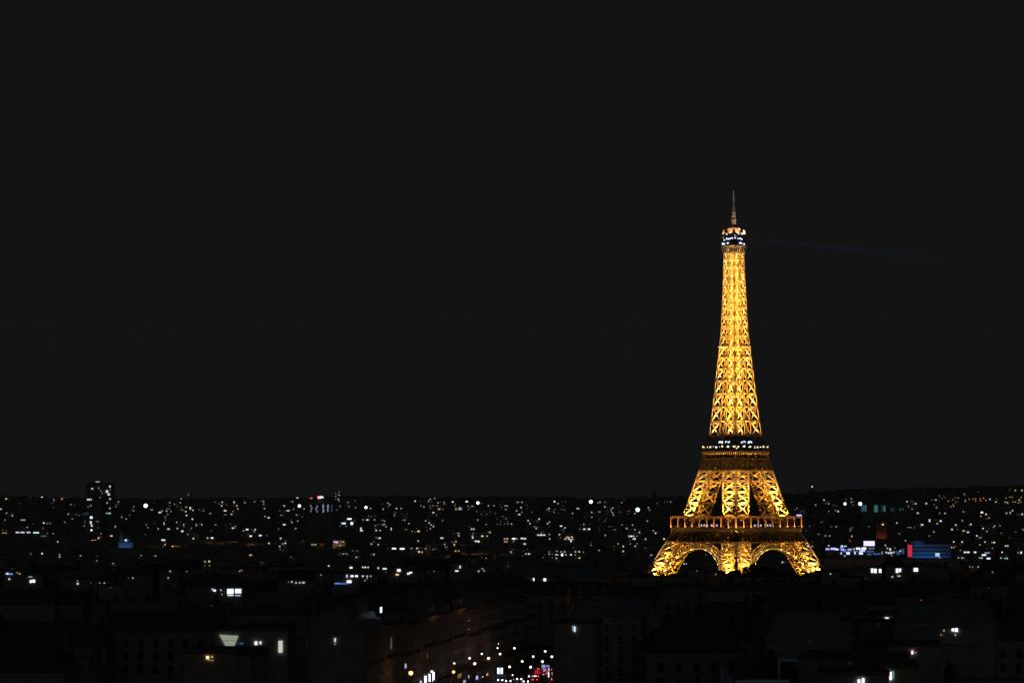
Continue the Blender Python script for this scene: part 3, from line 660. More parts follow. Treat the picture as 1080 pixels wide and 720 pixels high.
ORD = ['nearest', 'second', 'third', 'fourth', 'fifth', 'sixth', 'seventh', 'eighth', 'ninth', 'tenth', 'eleventh', 'twelfth', 'thirteenth', 'fourteenth', 'fifteenth', 'sixteenth', 'seventeenth', 'eighteenth', 'nineteenth', 'twentieth']
def lm_of(x, y, skip=None):
    return min(((math.hypot((x - a) * .6, (y - b) * 1.3), n, a, b) for a, b, n in LAND if n != skip))
def dir_of(x, y, a, b):
    dx, dy = x - a, y - b
    if abs(dy) < abs(dx) * .3: return 'right of' if dx > 0 else 'left of'
    if abs(dx) < abs(dy) * .4: return 'below' if dy > 0 else 'above'
    return ('lower' if dy > 0 else 'upper') + (' right of' if dx > 0 else ' left of')
groups = {}
for c in clusters:
    cx, cy = (c['x0'] + c['x1']) / 2, (c['y0'] + c['y1']) / 2
    dd, n, a, b = lm_of(cx, cy); c['lm'] = (n, dir_of(cx, cy, a, b)); c['dd'] = dd
    cols = [l['c'] for l in c['l']]; mc = max(set(cols), key=cols.count); k = len(cols)
    strips = sum(1 for l in c['l'] if l['w'] > 3.2); mb_ = max(l['b'] for l in c['l'])
    what = ('bright ' if mb_ >= 8 else 'dim ' if mb_ <= 3 else '') + CNAME[mc] + (' window strip' if strips and k == 1 else ' window')
    c['desc'] = '%s %s%s' % (NUM[min(k, 12)] if k <= 12 else 'many', what, 's' if k > 1 else '')
    groups.setdefault((c['lm'], c['desc']), []).append(c)
for key, cs in groups.items():
    cs.sort(key=lambda c: c['dd'])
    for i, c in enumerate(cs):
        o = '' if len(cs) == 1 else (ORD[min(i, 19)] + ' ')
        c['label'] = 'dark block with %s, %s%s the %s' % (c['desc'], o, c['lm'][1], c['lm'][0])
        if len(c['label'].split()) > 16: c['label'] = c['label'].replace('dark block with ', 'block with ', 1)
        if len(c['label'].split()) > 16: c['label'] = c['label'].replace('lower ', '', 1).replace('upper ', '', 1)
# orange street lamps climbing the far hillside
lampm = mat('lamp_post_metal', (.08, .09, .08), .5, .3)
pl = MB(); pl.tube((0, 0, 0), (0, 0, 9.5), .22, .14, 8); pl.bar((0, 0, 9.4), (0, -1.5, 9.9), .16)
hm = MB(); hm.box((0, -1.9, 9.8), (3.0, 1.8, 2.0), 0, .7)
hp = hl = None
for l in hill:
    Y = l['Y']; p = at(l['x'], l['y'], Y); r_ = empty('street_lamp', (p.x, Y, p.z - 9.8))
    tag(r_, 'orange street lamp on the far hillside beneath the night sky', 'street lamp', 'orange lamps along the far hillside')
    if hp is None: hp = pl.build('post', lampm, r_); hl = hm.build('lantern', glow('o', 6.5, 7700), r_)
    else: copy_part(hp, r_); copy_part(hl, r_)
# ------------------------------------------------------------------ landmarks of the far city
ECOL['t'] = (.10, .34, .40); CNAME['t'] = 'teal'
def landmark(name, label, x0, x1, ytop, Y, lights, org=(0, 0, 1), style='flat', yaw=0, wall=None, d=16, base=None, pname='window'):
    cx = at((x0 + x1) / 2, ytop, Y).x; w = (x1 - x0) * Y / F_PX; ztop = at(x0, ytop, Y).z; z0 = ground_z(cx, Y) - 1 if base is None else base
    root = block(name, cx, Y, yaw, w, d, z0, ztop, style, wall or WALLS[3], chim=False, house=False); tag(root, label, 'building', 'landmark buildings of the far city')
    ox, oy, s = org
    for it in lights:
        x, y, b = it[:3]; c = 'w'; ww = 1.15 + b * .09; hh = ww * .92
        for q in it[3:]:
            if q[0] == 'W': ww = float(q[1:]) / s * .85
            elif q[0] == 'H': hh = float(q[1:]) / s * .85
            else: c = q
        p = facade_hit(ox + x / s, oy + y / s, cx, Y, yaw); lx, ly, lz = to_local(p, cx, Y, z0, yaw); mm = Y / F_PX
        mb = MB(); mb.box((lx, -.15, lz), (ww * mm, .24, hh * mm)); mb.build(pname, glow(c, b, Y), root)
    OBSTACLE.append((x0, x1, max([oy + it[1] / s for it in lights] + [ytop]) + 1, Y)); BLDGS.append((cx, Y, w, d))
    return root, cx, z0
landmark('tower_block', 'tall housing tower with a green-lit lower floor, highest lights of the skyline', 110, 119.5, 509, 5000,
    [(927, 22, 7), (903, 60, 8), (912, 75, 6), (918, 90, 7, 'W24'), (928, 127, 6), (904, 160, 5), (927, 206, 5), (903, 248, 5, 'g', 'W18'), (925, 248, 6.5, 'g', 'W20'), (895, 70, 5), (930, 48, 3)], (0, 510, 8))
rt, cx_, z_ = landmark('tower_block', 'wide housing tower with a vertical line of white stairwell lights', 91, 107.5, 508.6, 4900,
    [(778, 40, 6, 'W20'), (833, 35, 4, 'y'), (851, 57, 3), (862, 78, 3), (845, 114, 3), (738, 132, 6, 'W14'), (752, 132, 7, 'W18'), (768, 132, 6, 'W14'), (767, 183, 4), (745, 193, 3), (770, 283, 9, 'W24', 'H22'), (766, 320, 7), (768, 335, 7), (775, 353, 7), (772, 390, 8.5),
     (815, 317, 3, 'W14'), (828, 317, 3, 'W12'), (826, 371, 2), (735, 248, 3, 't', 'W30'), (740, 262, 2, 't')], (0, 510, 8))
mb = MB(); mb.box(((103 - 99.25) * 4900 / F_PX, .5, at(99, 507.9, 4900).z - z_), (9, .6, 1.9)); mb.build('roof_sign', glow('w', 6, 4900), rt)
rt, cx_, z_ = landmark('office_tower', 'wide office tower with vertical blue light bars and a red and pink roof sign', 324, 352.5, 527.5, 5200,
    [(462, 185, 4, 'k', 'W10', 'H20'), (470, 205, 4.5, 'k', 'W10', 'H22'), (463, 228, 4, 'k', 'W10', 'H20'), (516, 190, 4, 'k', 'W12', 'H20'), (507, 212, 4.5, 'k', 'W11', 'H22'), (516, 232, 4, 'k', 'W12', 'H18'),
     (567, 190, 5, 'k', 'W13', 'H36'), (568, 226, 5, 'k', 'W13', 'H34'), (607, 190, 5, 'k', 'W12', 'H36'), (606, 222, 4.5, 'k', 'W12', 'H30'), (640, 195, 3, 'b', 'W10', 'H40'), (640, 222, 3, 'b', 'W9', 'H30')], (270, 510, 8))
mb = MB(); k_ = 5200 / F_PX
mb.box((.1 + (336.5 - 338.25) * k_, 1, at(338, 524.3, 5200).z - z_), (3.2 * k_, .8, 2.8 * k_)); mb.build('roof_sign', emis('pink_sign', (1, .32, .42), 1.3), rt)
mb = MB(); mb.lathe(((339 - 338.25) * k_, 1, at(338, 525, 5200).z - z_), [(2.4 * k_, 0), (2.2 * k_, 2.2), (1.3 * k_, 4.4), (.3, 5.2)], 12); mb.build('roof_dome', glow('w', 8, 5200), rt)
mb = MB(); mb.box(((328.2 - 338.25) * k_, 1, at(338, 525.1, 5200).z - z_), (2.4 * k_, .8, 1.4 * k_)); mb.build('roof_sign', emis('red_sign', (1, .12, .12), .8), rt)
landmark('office_block', 'office block with dim teal vertical light strips on the skyline', 907, 937, 529.5, 5200,
    [(622, 235, 4, 't', 'W14', 'H72'), (640, 228, 5, 't', 'W12', 'H60'), (658, 232, 5, 't', 'W12', 'H76'), (743, 235, 5, 't', 'W12', 'H74'), (757, 235, 6, 't', 'W12', 'H78'), (770, 235, 4, 't', 'W10', 'H70'), (812, 232, 3, 't', 'W10', 'H60'), (835, 235, 6, 't', 'W14', 'H62')], (840, 510, 9))
landmark('office_block', 'lower office block with faint teal windows beside the teal-striped one', 938, 957, 532.5, 5350,
    [(905, 245, 3, 't', 'W20', 'H34'), (925, 245, 2, 't', 'W12', 'H30'), (985, 242, 3, 't', 'W18', 'H26'), (1010, 240, 3, 't', 'W16', 'H24')], (840, 510, 9))
# red-lit wall
rt, cx_, z_ = landmark('warehouse', 'low building with a dim red floodlit wall', 923.5, 935.5, 546.5, 4300, [(820, 385, 7, 'y')], (840, 510, 9), 'gable')
for q in (-6, 2, 8): lamp('POINT', 'red_wall_lamp', (cx_ + q, 4300 - 7, z_ + 9), 330, (1, .13, .05), None, .1)
# blue-lit church
CH = mat('pale_church_stone', (.45, .45, .44), .8, nscale=.4)
Yc = 2900.0; kc = Yc / F_PX; cc = at(132.5, 577, Yc); zc = min(ground_z(cc.x, Yc), cc.z) - 1
ch = empty('church', (cc.x, Yc, zc)); tag(ch, 'small domed church with walls floodlit blue, left part of the city', 'church')
hz_ = lambda py: at(132, py, Yc).z - zc
mb = MB(); mb.box((0, 9, hz_(571.5) / 2), (15 * kc, 18, hz_(571.5))); mb.build('wall', CH, ch)
mb = MB(); mb.box((0, 9, hz_(571.5) + .9), (15 * kc, 18, 1.8), 0, .9, .1); rf_ = mb.build('roof', SLATE, ch)
mb = MB(); mb.lathe((1.5 * kc, 7, hz_(571.5)), [(4.2 * kc, 0), (4.0 * kc, 2), (3.4 * kc, 4.2), (2.2 * kc, 6), (.9 * kc, 7.2), (.5, 9)], 16); mb.build('dome', mat('lead_dome', (.3, .33, .36), .6), ch)
mb = MB(); mb.box((-5 * kc, 3, hz_(564) / 2), (3.4 * kc, 3.4 * kc, hz_(564))); mb.box((-5 * kc, 3, hz_(564) + 3), (3.4 * kc, 3.4 * kc, 6), 0, .05, .05); mb.build('bell_tower', CH, ch)
mb = MB(); mb.box((0, -.1, hz_(569.3)), (1.9 * kc, .4, 1.9 * kc)); mb.build('window', glow('k', 8.5, 2900), ch)
for q in (-6.3, -3, 0, 3, 6.3): lamp('SPOT', 'blue_wall_lamp', (cc.x + q * kc, Yc - 9, zc + hz_(578)), 330, (.10, .32, 1), None, .1, (0, .8, .5), 120)
OBSTACLE.append((124, 141, 578.5, Yc)); BLDGS.append((cc.x, Yc, 20, 18))
# long blue-lit hall and its neighbour
Yb = 2500.0; kb = Yb / F_PX
rt, cx_, z_ = landmark('exhibition_hall', 'long hall with banded walls floodlit blue and a pink-red glowing end panel', 962, 1003, 573.6, Yb, [(258, 672, 9, 'k', 'W46', 'H30'), (280, 703, 5)], (960, 510, 9), wall=mat('pale_panel_wall', (.55, .57, .6), .6), d=30)
bd = MB(); wb = 41 * kb
for py in (577.2, 581.0, 584.8): bd.box((0, -.25, at(980, py, Yb).z - z_), (wb - .6, .3, .9))
bd.build('wall_band', mat('dark_blue_band', (.05, .06, .09), .5), rt)
mb = MB(); mb.box((-wb / 2 - 2.2 * kb, 1.5, at(960, 580.5, Yb).z - z_), (3.8 * kb, 3, 12.5 * kb)); mb.build('end_panel', emis('pink_red_panel', (1.0, .045, .10), .55), rt)
mb = MB(); mb.box((-wb / 2 + 7 * kb, 6, at(960, 572, Yb).z - z_), (12 * kb, 8, 3.2 * kb)); mb.build('roof_house', mat('pale_panel_wall', (1, 1, 1)), rt)
for i in range(12):
    q = (i - 5.5) * 3.3 * kb; st = 1.0 if i < 7 else .35
    lamp('SPOT', 'blue_wall_lamp', (cx_ + q, Yb - 10, at(980, 590.5, Yb).z), 300 * st, (.01, .30, 1), None, .1, (0, 1, .55), 130)
lamp('SPOT', 'blue_wall_lamp', (cx_ - wb / 2 + 7 * kb, Yb - 5, at(980, 573.5, Yb).z + 1), 200, (.03, .22, 1), None, .1, (0, 1, .2), 130)
rt, cx_, z_ = landmark('riverside_pavilion', 'long low glazed building with bright violet-white strips, left of the blue hall', 870, 955.5, 576.6, 2560,
    [(295, 618, 7.5, 'v', 'W40', 'H20'), (350, 615, 9, 'v', 'W60', 'H20'), (385, 621, 8.5, 'W34', 'H14'), (432, 613, 7, 'b', 'W36', 'H26'), (445, 627, 7, 'v', 'W48', 'H16'), (505, 622, 7, 'v', 'W44', 'H18'), (545, 618, 6, 'p', 'W18'), (585, 613, 9, 'W46', 'H20'), (640, 612, 9, 'W52', 'H22'), (625, 633, 9, 'v', 'W60', 'H22'),
     (612, 658, 9, 'k', 'W42', 'H24'), (490, 658, 9, 'k', 'W38', 'H24'), (425, 658, 7, 'W12', 'H24'), (458, 683, 5), (555, 655, 7.5, 'W14', 'H30'), (700, 612, 4, 'k', 'W30'), (730, 611, 4, 'k', 'W20'), (812, 655, 5, 'W10', 'H30'), (852, 650, 6, 'W20'),
     (875, 655, 7, 'k', 'W24'), (900, 655, 7.5, 'W22'), (925, 648, 6), (890, 622, 7, 'W16', 'H28'), (862, 610, 5), (905, 683, 4), (935, 608, 3), (700, 640, 4, 'b', 'W80', 'H16'), (760, 664, 4, 'b', 'W80', 'H18'), (690, 668, 4, 'b', 'W50', 'H16'), (480, 640, 4.5, 'b', 'W90', 'H16'), (560, 640, 4.5, 'b', 'W60', 'H16'), (985, 637, 6), (1012, 640, 3.5, 'b', 'W24', 'H60'), (965, 655, 3.5, 'b', 'W40', 'H40')], (840, 510, 9), d=24)
kb = 2560 / F_PX; mb = MB(); mb.box(((917 - 912.75) * kb, 2, at(917, 572.8, 2560).z - z_), (11.4 * kb, .8, 5.0 * kb)); mb.build('billboard', emis('violet_white_billboard', (.62, .58, 1.0), 1.5), rt)
mb = MB(); [mb.box(((917 - 912.75 + q) * kb, 2.6, at(917, 575.6, 2560).z - z_), (.5, .5, 4.5 * kb)) for q in (-4, 4)]; mb.build('billboard_frame', lampm, rt)
mb = MB(); mb.box(((888 - 912.75) * kb, .2, at(888, 575.7, 2560).z - z_), (2.2 * kb, .5, 1.9 * kb)); mb.box(((891.5 - 912.75) * kb, .2, at(888, 575.7, 2560).z - z_), (3 * kb, .5, 1.0 * kb)); mb.build('roof_sign', glow('k', 8, 2560), rt)

for x0_, x1_, py_, Y_, lab_ in ((868, 1012, 588.4, 2360, 'long dark riverside block under the blue-lit hall, unlit'), (118, 148, 577.6, 2760, 'dark unlit block in front of the blue-lit church')):
    q_ = at((x0_ + x1_) / 2, py_, Y_); zz = ground_z(q_.x, Y_) - 1
    r_ = block('long_block', q_.x, Y_, 0, (x1_ - x0_) * Y_ / F_PX, 14, zz, q_.z - .9, 'flat', WALLS[1], False, False); tag(r_, lab_, 'building', 'landmark buildings of the far city')
# floodlights on masts above the roofs
for px, py, r_px, col, lab in ((153.6, 533.0, 2.7, (.50, .74, 1.0), 'blue-white floodlight on a tall mast, brightest light of the left skyline'),
        (315.8, 533.2, 2.0, (.60, .78, 1.0), 'blue-white floodlight on a mast just left of the red-topped office tower'), (386.0, 534.8, 1.9, (1.0, .88, .92), 'pinkish floodlight on a mast right of the red-topped office tower'),
        (504.0, 530.0, 1.9, (.86, .84, 1.0), 'violet-white floodlight on a mast at mid skyline'), (623.2, 528.8, 2.3, (1.0, .90, .84), 'warm white floodlight on a mast, brightest at mid skyline'),
        (672.6, 537.2, 2.8, (.52, .74, 1.0), 'big blue-white floodlight on a mast left of the lattice tower'), (891.2, 531.0, 1.9, (.66, .76, 1.0), 'smaller blue-white floodlight right of the lattice tower'), (907.3, 531.0, 2.4, (.56, .84, 1.0), 'cyan-white floodlight beside the teal-striped offices')):
    Y = 3900.0; p = at(px, py, Y); gz = ground_z(p.x, Y); r = r_px * Y / F_PX * .78
    ms = empty('floodlight_mast', (p.x, Y, gz)); tag(ms, lab, 'floodlight', 'floodlights on masts above the city')
    mb = MB(); mb.tube((0, 1, 0), (0, 1, p.z - gz), .9, .4, 8); [mb.bar((-1.6, 1, z), (1.6, 1, z), .2) for z in range(10, int(p.z - gz), 6)]; mb.build('mast', lampm, ms)
    mb = MB(); mb.ball((0, 0, p.z - gz), r, 16, 12); hd = mb.build('lamp_head', emis('floodlight_%.2f_%.2f' % (col[0], col[2]), col, 2.6), ms, True)
    mb = MB(); mb.box((0, r + .8, p.z - gz), (r * 1.5, 1.2, r * 1.5)); mb.build('housing', lampm, hd)

# faint sodium-lit streets far off
for px, py, wt in ((240, 569, 9000), (255, 572, 6000), (228, 570, 5000), (268, 571, 7000), (180, 573, 5000), (483, 580, 9000), (505, 583, 8000), (620, 583, 5000), (100, 567, 5000), (352, 515 + 60, 4000), (10, 566, 4000), (478, 572, 6000)):
    Y = depth_for(px, py); p = at(px, py, Y); lamp('POINT', 'street_glow', (p.x, Y - 16, ground_z(p.x, Y) + 9), wt * .9, (1, .55, .18), None, .15)

# ------------------------------------------------------------------ avenue
AV = .178; AYAW = math.atan(AV)
def XL(Y): return -24 + (Y - 550) * .18
def cxr(Y): return XL(Y) + 19
def strip(name, off0, off1, z, m, y0=430, y1=775, kind='structure', th=None):
    mb = MB(); vs = []; N = 24
    for i in range(N + 1):
        Y = y0 + (y1 - y0) * i / N
        for o in (off0, off1): vs.append((XL(Y) + o, Y, z))
    fs = [(2 * i, 2 * i + 1, 2 * i + 3, 2 * i + 2) for i in range(N)]; mb.add(vs, fs)
    if th:
        b = len(mb.v); mb.v += [(x, y, z - th) for x, y, z_ in vs]
        for i in range(N): mb.f += [(b + 2 * i, 2 * i, 2 * i + 2, b + 2 * i + 2), (2 * i + 1, b + 2 * i + 1, b + 2 * i + 3, 2 * i + 3)]
    o = mb.build(name, m); o['kind'] = kind; return o
strip('avenue_road', 9, 29.5, GZ + .25, mat('asphalt', (.05, .05, .052), .55, nscale=3, namt=.2))
strip('pavement', .2, 9, GZ + .38, mat('paving_stone', (.24, .23, .21), .8, nscale=2), th=.3)
strip('pavement', 29.5, 39, GZ + .38, mat('paving_stone', (1, 1, 1)), th=.3)
mk = MB()
for Y in range(440, 770, 9):
    for o in (14.1, 24.3): mk.add([(XL(Y) + o, Y, GZ + .256), (XL(Y) + o + .15, Y, GZ + .256), (XL(Y + 3) + o + .15, Y + 3, GZ + .256), (XL(Y + 3) + o, Y + 3, GZ + .256)], [(0, 1, 2, 3)])
mk = mk.build('lane_markings', mat('white_road_paint', (.7, .7, .68), .6)); mk['kind'] = 'structure'
mk2 = strip('centre_line', 19.15, 19.35, GZ + .258, mat('white_road_paint', (1, 1, 1)))

# a six storey apartment house: wall with cornices, mansard, dormers, chimneys, each window its own part
WFR = mat('white_window_frame', (.55, .53, .48), .6)
def apartment_house(label, cx, fy, yaw, w, d, z0, ztop, group, cols=5, floors=6, wallm=None):
    root = block('apartment_house', cx, fy, yaw, w, d, z0, ztop, 'mansard', wallm or WALLS[0]); tag(root, label, 'building', group)
    ev = (ztop - z0) - 4.2; fh = (ev - 1.5) / floors
    gb = MB(); gb.box((0, -.06, 0), (1.15, .1, 2.1)); fb = MB()
    for a, b, c, e_ in ((0, 1.12, 1.4, .14), (0, -1.12, 1.5, .16), (-.64, 0, .13, 2.1), (.64, 0, .13, 2.1), (0, 0, .07, 2.1), (0, .35, 1.15, .07)): fb.box((a, -.12, b), (c, .12, e_))
    rb = MB(); rb.bar((-.8, -.45, -.35), (.8, -.45, -.35), .06); rb.bar((-.8, -.45, -1.1), (.8, -.45, -1.1), .08); [rb.bar((q * .2 - .8, -.45, -1.1), (q * .2 - .8, -.45, -.35), .04) for q in range(9)]; rb.box((0, -.25, -1.2), (1.8, .5, .12))
    src = None
    for f in range(floors):
        for c in range(cols):
            loc = ((c - (cols - 1) / 2) * (w - 2.4) / cols, 0, 1.9 + f * fh)
            if src is None:
                g_ = gb.build('window', GLASS, root); a = fb.build('frame', WFR, g_); b = rb.build('balcony_rail', lampm, g_); src = (g_, a, b); g_.location = loc
            else:
                g_ = copy_part(src[0], root); g_.location = loc; copy_part(src[1], g_)
                if f in (1, 4): copy_part(src[2], g_)
    db = MB(); roof = [o for o in root.children if o.name.startswith('roof')][0]
    for c in range(cols - 1): db.box(((c - (cols - 2) / 2) * (w - 3) / cols, .9, ev + 2.0), (1.3, 1.6, 1.9)); db.box(((c - (cols - 2) / 2) * (w - 3) / cols, .9, ev + 3.1), (1.6, 1.9, .3), 0, .6)
    db.build('dormers', ZINC, roof)
    BLDGS.append((cx, fy, w, d)); return root
def add_lit(root, cx, fy, yaw, z0, items, nm='window', off=-.2):
    for px, py, ww, hh, m_ in items:
        p = facade_hit(px, py, cx, fy, yaw); lx, ly, lz = to_local(p, cx, fy, z0, yaw)
        mb = MB(); mb.box((lx, off, lz), (ww, .14, hh)); mb.build(nm, m_, root)
LYAW = R(90) - math.atan(.18)
left_houses = []
for k in range(12):
    Y = 508 + k * 19.0; nn = ORD[k]
    root = apartment_house('stone apartment house on the left side of the avenue, %s from the camera' % ('first' if k == 0 else ORD[k]), XL(Y), Y, LYAW, 19.0, 13, GZ + .1, GZ + (24.6, 25.2, 24.2, 25.0)[k % 4], 'apartment houses lining the avenue', 6, 6, WALLS[(0, 0, 2, 0, 1)[k % 5]])
    left_houses.append((root, XL(Y), Y))
def lit_left(px, py, ww, hh, m_):
    a = (px - 540) / F_PX; Y = (-24 - .18 * 550) / (a - .18) * 1.0
    r, cx, Yc = min(left_houses, key=lambda q: abs(q[2] - Y)); add_lit(r, cx, Yc, LYAW, GZ + .1, [(px, py, ww, hh, m_)])
for px, py, ww, hh, c, b in ((401, 642.7, 1.6, 1.3, 'k', 8.5), (411.8, 678, 1.2, 2.6, 'w', 2), (427.1, 701.8, 1.2, 1.0, 'w', 5), (448, 717.5, 2.2, 2.4, 'w', 9), (452.2, 714.5, 1.8, 2.0, 'w', 9), (456.4, 713, 2.0, 2.3, 'w', 9), (443, 720, 2, 1.2, 'v', 7),
        (493.8, 644, 4.2, .4, 'w', 1.5), (493.8, 654, 4.2, .4, 'w', 1.5), (493.8, 663, 4, .4, 'w', 1.5), (450, 691, 1, 1.6, 'o', 1.5), (437, 676, 1, 1, 'o', 1), (484, 712, 4, 1.0, 'o', 5), (494, 713, 1.5, .8, 'w', 5), (502.4, 714, 2.4, .9, 'v', 7), (508.3, 713.5, 1.6, 1.1, 'p', 6), (513.5, 710.5, 3, .6, 'o', 6), (517, 717, 2, .8, 'b', 6), (489, 718.5, 2.5, .8, 'v', 6)):
    lit_left(px, py, ww, hh, glow(c, b))
term = apartment_house('pale brown apartment house closing the far end of the avenue', 12, 778, .05, 52, 16, GZ + .1, GZ + 21.5, 'apartment houses lining the avenue', 12, 5, WALLS[2])
corner = apartment_house('dark corner apartment house on the right of the avenue with glowing red signs', 27.6, 600, 0, 25, 18, GZ + .1, GZ + 23, 'apartment houses lining the avenue', 6, 6, WALLS[0])
add_lit(corner, 27.6, 600, 0, GZ + .1, [(605.7, 663, .42, 1.7, glow('k', 7)), (607.7, 663.6, .5, 1.5, glow('k', 9)), (624.5, 692, 3.6, 3.9, emis('dim_brown_blind', (.5, .28, .14), .028))])
for px, py, w_, h_, m_, nm in ((586.6, 706.0, .9, 1.3, emis('red_neon', (1, .10, .07), 1.8), 'neon_sign'), (587.8, 709.6, 1.2, 1.2, emis('orange_neon', (1, .28, .12), 1.6), 'neon_sign'), (586.2, 711.4, .7, 1.0, emis('red_neon', (1, .1, .1)  , 2), 'neon_sign'), (587.2, 714.6, 1.1, 1.1, emis('pink_neon', (1, .25, .45), 1.0), 'neon_sign'), (590, 711.3, .5, .5, emis('red_neon', (1, .1, .1), 2), 'neon_sign'),
        (582, 710.8, .26, 3.0, emis('salmon_tube', (1, .45, .35), .9), 'light_tube')):
    p = at(px, py, 599.4); mb = MB(); mb.box((p.x - 27.6, -.6, p.z - GZ - .1), (w_, .25, h_)); mb.build(nm, m_, corner)
mb = MB(); [mb.box((-13.9, -.4, z), (3.2, .1, .1)) for z in (2.0, 4.2, 6.0)]; mb.build('sign_bracket', lampm, corner)
for z, wt in ((4.5, 50), (3, 50)): lamp('POINT', 'neon_glow', (12.2, 598, GZ + z), wt, (1, .15, .1), None, .2)
# kiosk with white-blue illuminated boards
kp = at(575, 720, 606); ks = empty('kiosk', (kp.x - .2, 607, GZ + .38)); tag(ks, 'pavement kiosk with bright blue-white light boards left of the red neon', 'kiosk')
mb = MB(); mb.box((0, .9, 1.3), (2.2, 1.8, 2.6)); mb.box((0, .9, 2.75), (2.8, 2.4, .25)); mb.box((0, .9, 3.3), (.3, .3, 3.2)); mb.build('booth', mat('dark_green_kiosk', (.03, .07, .05), .4), ks)
for px, py, w_, h_, b in ((573.2, 702.4, .95, .85, 9), (577.9, 701.8, .85, .5, 8.5), (574, 706.2, 1.0, .7, 9), (578.7, 708.6, .3, 2.6, 8), (572.8, 710.5, .5, .4, 6)):
    p = at(px, py, 606); mb = MB(); mb.box((p.x - kp.x + .2, -.8, p.z - GZ - .38), (w_, .2, h_)); mb.build('light_board', glow('v' if b > 8 else 'w', b), ks)
mb = MB(); mb.bar((.9, -.7, 2.8), (.9, -.7, 6.1), .1); mb.bar((-.8, -.7, 5.6), (1.2, -.7, 5.6), .1); mb.build('board_frame', lampm, ks)
# red-lit cafe terrace beside the kiosk
cf = at(571, 716, 622); ca = empty('cafe_terrace', (cf.x, 622, GZ + .38)); tag(ca, 'small cafe terrace under a glowing red awning, left of the blue-white kiosk', 'cafe terrace')
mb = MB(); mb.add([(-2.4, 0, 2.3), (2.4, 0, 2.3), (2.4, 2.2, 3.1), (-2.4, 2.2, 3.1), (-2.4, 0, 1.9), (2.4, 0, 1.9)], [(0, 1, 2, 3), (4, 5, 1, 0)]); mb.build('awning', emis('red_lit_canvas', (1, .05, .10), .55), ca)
mb = MB(); [mb.bar((x, .05, 0), (x, .05, 2.3), .08) for x in (-2.3, 0, 2.3)]; mb.build('frame', lampm, ca)
for x, z, w_, h_, m_ in ((-1.7, 1.25, .9, .5, glow('p', 8)), (.2, 1.5, .7, .6, emis('red_neon', (1, .1, .07), 1.8)), (1.5, 1.2, .8, .5, glow('p', 8.5)), (1.2, 3.4, 1.5, .45, emis('pink_neon', (1, .25, .45), 1.0)), (-.9, 3.3, .9, .4, emis('red_neon', (1, .1, .07), 1.8))):
    mb = MB(); mb.box((x, .5, z), (w_, .12, h_)); mb.build('light_sign', m_, ca)
lamp('POINT', 'red_awning_light', (cf.x, 620, GZ + 2), 22, (1, .1, .12), None, .1)
# bus shelter with two light panels
sp_ = at(527.2, 707, 640); bs = empty('bus_shelter', (sp_.x, 640, GZ + .38)); tag(bs, 'bus shelter with two tall blue-white light panels on the left pavement', 'bus shelter')
mb = MB(); mb.box((0, .8, 2.5), (3.6, 1.7, .15)); [mb.bar((x, y, 0), (x, y, 2.45), .08) for x in (-1.7, 1.7) for y in (.1, 1.5)]; mb.build('frame', lampm, bs)
for q in (-.42, .52):
    mb = MB(); mb.box((q, 0, 1.45), (.68, .12, 1.75)); mb.build('light_panel', glow('k', 9), bs)
mb = MB(); mb.box((0, 1.2, .45), (2.4, .35, .06)); [mb.bar((x, 1.2, 0), (x, 1.2, .43), .05) for x in (-1, 1)]; mb.build('bench', lampm, bs)

# street lamps of the avenue: four rows
sl = None
LAMPS = [(433.3, 709.2, 'o', 1.35, 'big orange street lamp at the near left end of the avenue'), (455.4, 707.6, 'w', .75, 'nearest white street lamp of the avenue\'s leftmost row'), (479.1, 699.1, 'w', .7, 'second white street lamp of the avenue\'s leftmost row'), (495.3, 693.6, 'k', .8, 'third white street lamp of the avenue\'s leftmost row'),
         (508.1, 689.0, 'w', .66, 'fourth white street lamp of the avenue\'s leftmost row'), (524.7, 682.9, 'w', .62, 'lower lamp of the closely paired lights at the avenue\'s far left'), (524.8, 678.4, 'p', .9, 'upper lamp of the closely paired lights at the avenue\'s far left'), (496, 679, 'w', .5, 'faint street lamp standing alone above the avenue\'s left rows'),
         (478.4, 708, 'o', .95, 'warm orange-white street lamp beside the bare trees'), (500.7, 699.3, 'p', .95, 'second pinkish street lamp of the row by the bare trees'), (515.2, 693.7, 'p', .95, 'third pinkish street lamp of the row by the bare trees'), (527.4, 689.1, 'p', .8, 'fourth pinkish street lamp of the row by the bare trees'), (542.5, 683.0, 'w', .8, 'farthest street lamp of the row by the bare trees'),
         (537.5, 702.6, 'w', .8, 'nearest street lamp of the third row above the cars'), (550.8, 696.9, 'y', .8, 'yellowish street lamp, second of the third row'), (562.4, 691.8, 'y', .75, 'yellowish street lamp, third of the third row'), (575, 686.3, 'w', .8, 'fourth street lamp of the third row'), (585.6, 675, 'w', .95, 'farthest and highest street lamp at the avenue\'s right edge'),
         (559.6, 703, 'w', .8, 'nearest street lamp of the avenue\'s right row'), (572.1, 697.1, 'k', .85, 'second street lamp of the avenue\'s right row'), (582, 692, 'w', .85, 'farthest street lamp of the avenue\'s right row'), (540.6, 711.2, 'y', .5, 'low small yellowish lamp just over the cars')]
pb = MB(); pb.tube((0, 0, 0), (0, 0, .8), .17, .14, 8); pb.tube((0, 0, .8), (0, 0, 7.5), .09, .06, 8); pb.ball((0, 0, .9), .2); pb.bar((-.25, 0, 7.4), (.25, 0, 7.4), .06)
pb_src = None; heads = {}
